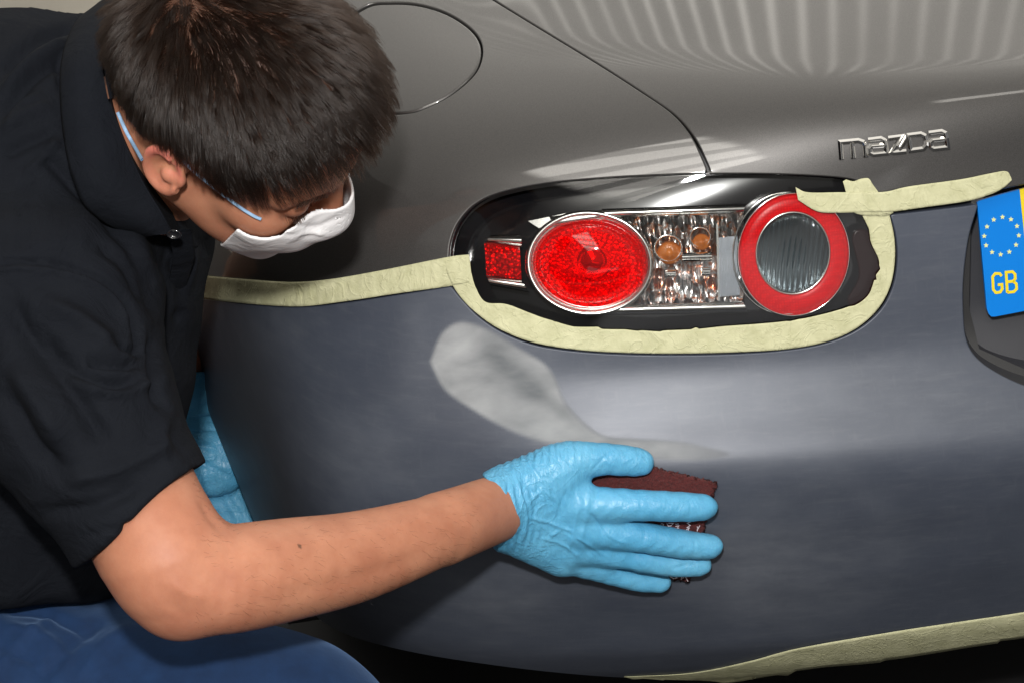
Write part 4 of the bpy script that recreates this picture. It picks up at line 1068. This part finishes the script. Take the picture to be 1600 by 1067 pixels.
def tube(name, pts, r, m, parent, flat=1., seg=8):
    q = np.array(pts); n = len(q); s = np.linspace(0, n-1, n*8); q = np.stack([np.interp(s, np.arange(n), q[:, i]) for i in range(3)], -1)
    k = np.ones(7)/7; pad = np.pad(q, ((3, 3), (0, 0)), mode='reflect', reflect_type='odd'); q = np.stack([np.convolve(pad[:, i], k, 'valid') for i in range(3)], -1)
    t_ = np.gradient(q, axis=0); t_ /= np.linalg.norm(t_, axis=1, keepdims=True); a_ = np.cross(t_, [0, 0, 1.]); a_ /= np.linalg.norm(a_, axis=1, keepdims=True); b_ = np.cross(t_, a_)
    rings = []
    for j in range(seg):
        an = 2*math.pi*j/seg; rings.append(toW(q+a_*r*math.cos(an)+b_*r*flat*math.sin(an)))
    rings.append(rings[0]); return strip_mesh(name, rings, m, parent)
def sd_skin(p): return smin(sd_head(p), cap(p, nk0, nk1, .051, .056), .02)
def on_head(f, u, r, off):
    """push a head-frame point out to the skin plus off"""
    p = HL(f, u, r)
    for _ in range(10): 
        g_ = grad(sd_skin, p[None], .001)[0]; p = p-(sd_skin(p[None])[0]-off)*g_*.8
    return p
def ray_head(px, py, off):
    d = 1.30; r = C(px, py, 1.)
    for _ in range(60):
        d += (sd_skin((r*d)[None])[0]-off)*.8
        if d > 1.9: break
    return r*d
for pts, r_s, o_s in zip(([(184, 176), (196, 204), (206, 222), (222, 250)], [(272, 236), (292, 258), (304, 269), (322, 284), (345, 302), (362, 315), (380, 328), (398, 339), (408, 343)]), (.0014, .0012), (.0018, .0030)):
    tube('strap', [ray_head(x, y, o_s) for x, y in pts], r_s, strap_m, mask, flat=.5)

# ------------------------------------------------------------------ hair: real strands rooted on the scalp
def hair_object(name, strands, radii, parent):
    n, k, _ = strands.shape
    hc = bpy.data.hair_curves.new(name); hc.add_curves([k]*n)
    hc.attributes['position'].data.foreach_set('vector', strands.reshape(-1).astype(np.float32))
    ra = hc.attributes.get('radius') or hc.attributes.new('radius', 'FLOAT', 'POINT')
    ra.data.foreach_set('value', radii.reshape(-1).astype(np.float32))
    return link(name, hc, hair_m, parent)
NS = 46000; KS = 9
th_ = np.arccos(1-2*rng.random(NS*3)); ph_ = rng.random(NS*3)*2*math.pi
dirs = np.stack([np.sin(th_)*np.cos(ph_), np.cos(th_), np.sin(th_)*np.sin(ph_)], -1)
root = np.array([-.008, .045, 0])+dirs*np.array([.09, .08, .07])
for _ in range(14):
    d_ = sd_cranium(root); g_ = grad(sd_cranium, root, .001); root = root-d_[:, None]*g_
nh = grad(sd_cranium, root, .001)
dens = root[:, 1]-hairline(root[:, 0])
keep = (dens > rng.uniform(-.001, .006, len(root))) & (root[:, 1] > -.06)
root, nh, dens = root[keep][:NS], nh[keep][:NS], dens[keep][:NS]; n_ = len(root)
whorl = np.array([-.070, .112, .004])
def flow_at(p, nrm_):
    v = p-whorl; L = np.linalg.norm(v, axis=1, keepdims=True); v = v/np.maximum(L, 1e-6)
    sw = np.cross(nrm_, v)*np.exp(-(L/.035)**2)*.9                 # spiral around the whorl
    v = v+sw+np.array([.25, -.22, 0])*np.clip(L/.08, 0, 1)
    v = v-(v*nrm_).sum(1, keepdims=True)*nrm_; return v/np.maximum(np.linalg.norm(v, axis=1, keepdims=True), 1e-6)
clump = rng.integers(0, n_, 2000); 
from mathutils.kdtree import KDTree
kd = KDTree(len(clump))
for i, c_ in enumerate(clump): kd.insert(root[c_], i)
kd.balance(); from_d = np.array([clump[kd.find(r_)[1]] for r_ in root])
jit = rng.normal(size=(n_, 3))*.13; cj = rng.normal(size=(n_, 3))*.30; jit += cj[from_d]
topness = sstep(.01, .085, root[:, 1]); frontness = sstep(-.02, .07, root[:, 0])
Ln = (.009+.018*topness+.006*sstep(.02, .09, root[:, 1])*frontness+.005*sstep(.0, .03, dens)); Ln *= rng.uniform(.65, 1.06, n_)
gw = np.array([0, -1., 0])            # world down in the measuring frame is roughly -up
down = (np.array([0, 0, -1.])@MR)@HA.T
pts = [root-nh*.001]; p = root.copy(); dir_ = flow_at(root, nh)
lift = .30+.65*topness+.25*np.exp(-(np.linalg.norm(root-whorl, axis=1)/.03)**2)
v = nh*lift[:, None]+dir_*.9+jit; v /= np.linalg.norm(v, axis=1, keepdims=True)
for s in range(KS-1):
    step = Ln[:, None]/(KS-1); p = p+v*step; pts.append(p.copy())
    sd = sd_cranium(p); gg = grad(sd_cranium, p, .001); fl2 = flow_at(p, gg)
    want = .006+.012*topness*(s+1)/KS
    v = v+.20*fl2+.02*down+(gg*np.clip(want-sd, -.01, .01)[:, None]*18); v /= np.linalg.norm(v, axis=1, keepdims=True)
pts = np.stack(pts, 1)
tgt = pts[from_d]; tt_ = np.linspace(0, 1, KS)[None, :, None]**1.5; pts = pts+(tgt-pts)*tt_*.68*rng.uniform(.2, 1, (n_, 1, 1))
rad = np.linspace(1, .25, KS)[None]*.00016*rng.uniform(.8, 1.2, (n_, 1))
hair_object('hair', toW(H0+pts@HA), rad, person)
# fine hair on the forearm
gb = sd_arm(BV); x_, y_ = topx(BV); cand = np.flatnonzero((np.abs(gb) < .002) & (x_ > 300) & (x_ < 745) & (BV[:, 2] > -1.68)); pick = rng.choice(cand, 1500, replace=False)
rb = BV[pick]; nb2 = grad(sd_arm, rb, .001); ad = (wr0-fo1)/np.linalg.norm(wr0-fo1); hd = ad*.8-np.array([0, .35, 0])+nb2*.18+rng.normal(size=rb.shape)*.25
st = rb[:, None]+np.linspace(0, 1, 5)[None, :, None]*hd[:, None]*rng.uniform(.004, .009, (len(rb), 1, 1)); st[:, 2:] -= nb2[:, None]*np.array([.0002, .0006, .0011])[None, :, None]
hair_object('arm_hair', toW(st), np.linspace(1, .3, 5)[None]*np.full((len(rb), 1), .00005), person)
# lashes of the lowered eye
nl = 90; s_ = rng.uniform(.018, .048, nl); q_ = np.stack([.0905-(s_-.033)**2*14, np.full(nl, .010)-(s_-.033)**2*8, s_], -1)
P0 = np.array([on_head(*b_, .0) for b_ in q_]); st = P0[:, None]+np.linspace(0, 1, 4)[None, :, None]*(hf*.8-hu*.5+hr*.25)*.006+rng.normal(size=(nl, 1, 3))*.0003
hair_object('eyelash', toW(st), np.full((nl, 4), .00009), person)
# brow
nb_ = 160; br = np.stack([.088-.5*(s_:=rng.uniform(.010, .046, nb_))*.38, .0365+rng.normal(size=nb_)*.0016, s_], -1)
P0 = np.array([on_head(*b_, .0) for b_ in br]); dv = (hr*.8+hu*.15+hf*.1); st = P0[:, None]+np.linspace(0, 1, 4)[None, :, None]*dv*.008+rng.normal(size=(nb_, 1, 3))*.0004
hair_object('eyebrow', toW(st), np.full((nb_, 4), .0001), person)

# ------------------------------------------------------------------ the abrasive pad under the hand
def bil(u, v):
    tl, tr, br_, bl = map(np.array, ((893, 700), (1120, 753), (1078, 909), (868, 862)))
    return (tl*(1-u)+tr*u)*(1-v)+(bl*(1-u)+br_*u)*v
nu, nv = 130, 90; V = []
rp = np.random.default_rng(2)
for layer in (0, 1):
    for j in range(nv+1):
        u = np.linspace(0, 1, nu+1); v = np.full(nu+1, j/nv)
        q = np.array([bil(a, b) for a, b in zip(u, v)])
        e = np.minimum(np.minimum(u, 1-u), np.minimum(v, 1-v)); rough_ = rp.normal(size=nu+1)*.0005
        jit2 = rp.normal(size=(nu+1, 2))*np.where(e < .012, 1.6, .2)[:, None]
        V.append(on(q[:, 0]+jit2[:, 0], q[:, 1]+jit2[:, 1], (.0085-.0015*(e < .01)+rough_) if layer == 0 else np.full(nu+1, .0004)))
V = np.vstack(V); c = (nu+1)*(nv+1); Fc = []
for j in range(nv):
    for i in range(nu):
        a_ = (j*(nu+1)+i, (j+1)*(nu+1)+i, (j+1)*(nu+1)+i+1, j*(nu+1)+i+1); Fc.append(a_); Fc.append(tuple(x+c for x in a_[::-1]))
for i in range(nu): Fc.append((i, i+1, i+1+c, i+c)); k = nv*(nu+1); Fc.append((k+i+1, k+i, k+i+c, k+i+1+c))
for j in range(nv): Fc.append(((j+1)*(nu+1), j*(nu+1), j*(nu+1)+c, (j+1)*(nu+1)+c)); e = nu; Fc.append((j*(nu+1)+e, (j+1)*(nu+1)+e, (j+1)*(nu+1)+e+c, j*(nu+1)+e+c))
pad = link('abrasive_pad', make_mesh('abrasive_pad', V, np.array(Fc)), pad_m)
tag(pad, 'maroon abrasive fibre pad pressed flat under the blue gloved hand', 'sanding pad')
def pl_pad(x, y, h): return pl_skin(x, y, .0088+h)
cz = lambda L: [(1020+u/8.9, 800+v/8.9) for u, v in L]
glyph = [[(100, 175), (125, 155), (150, 165), (140, 190), (115, 195), (100, 175)], [(195, 155), (225, 205)], [(215, 150), (285, 150), (255, 185), (220, 190)],
         [(315, 165), (360, 160)], [(315, 195), (365, 185), (330, 225), (365, 215)], [(525, 130), (480, 150), (520, 180), (475, 210), (515, 215)], [(465, 240), (500, 225), (490, 265), (460, 260)],
         [(615, 195), (630, 225), (655, 180)], [(622, 225), (618, 262)], [(240, 890), (290, 920), (340, 910), (300, 890)], [(400, 880), (395, 935)], [(410, 915), (440, 890)], [(455, 895), (475, 935), (490, 960)]]
for q in glyph: strokes('printed_mark', [cz(q)], 1.5, -.0006, .0007, pl_pad, ink_m, pad, .2)
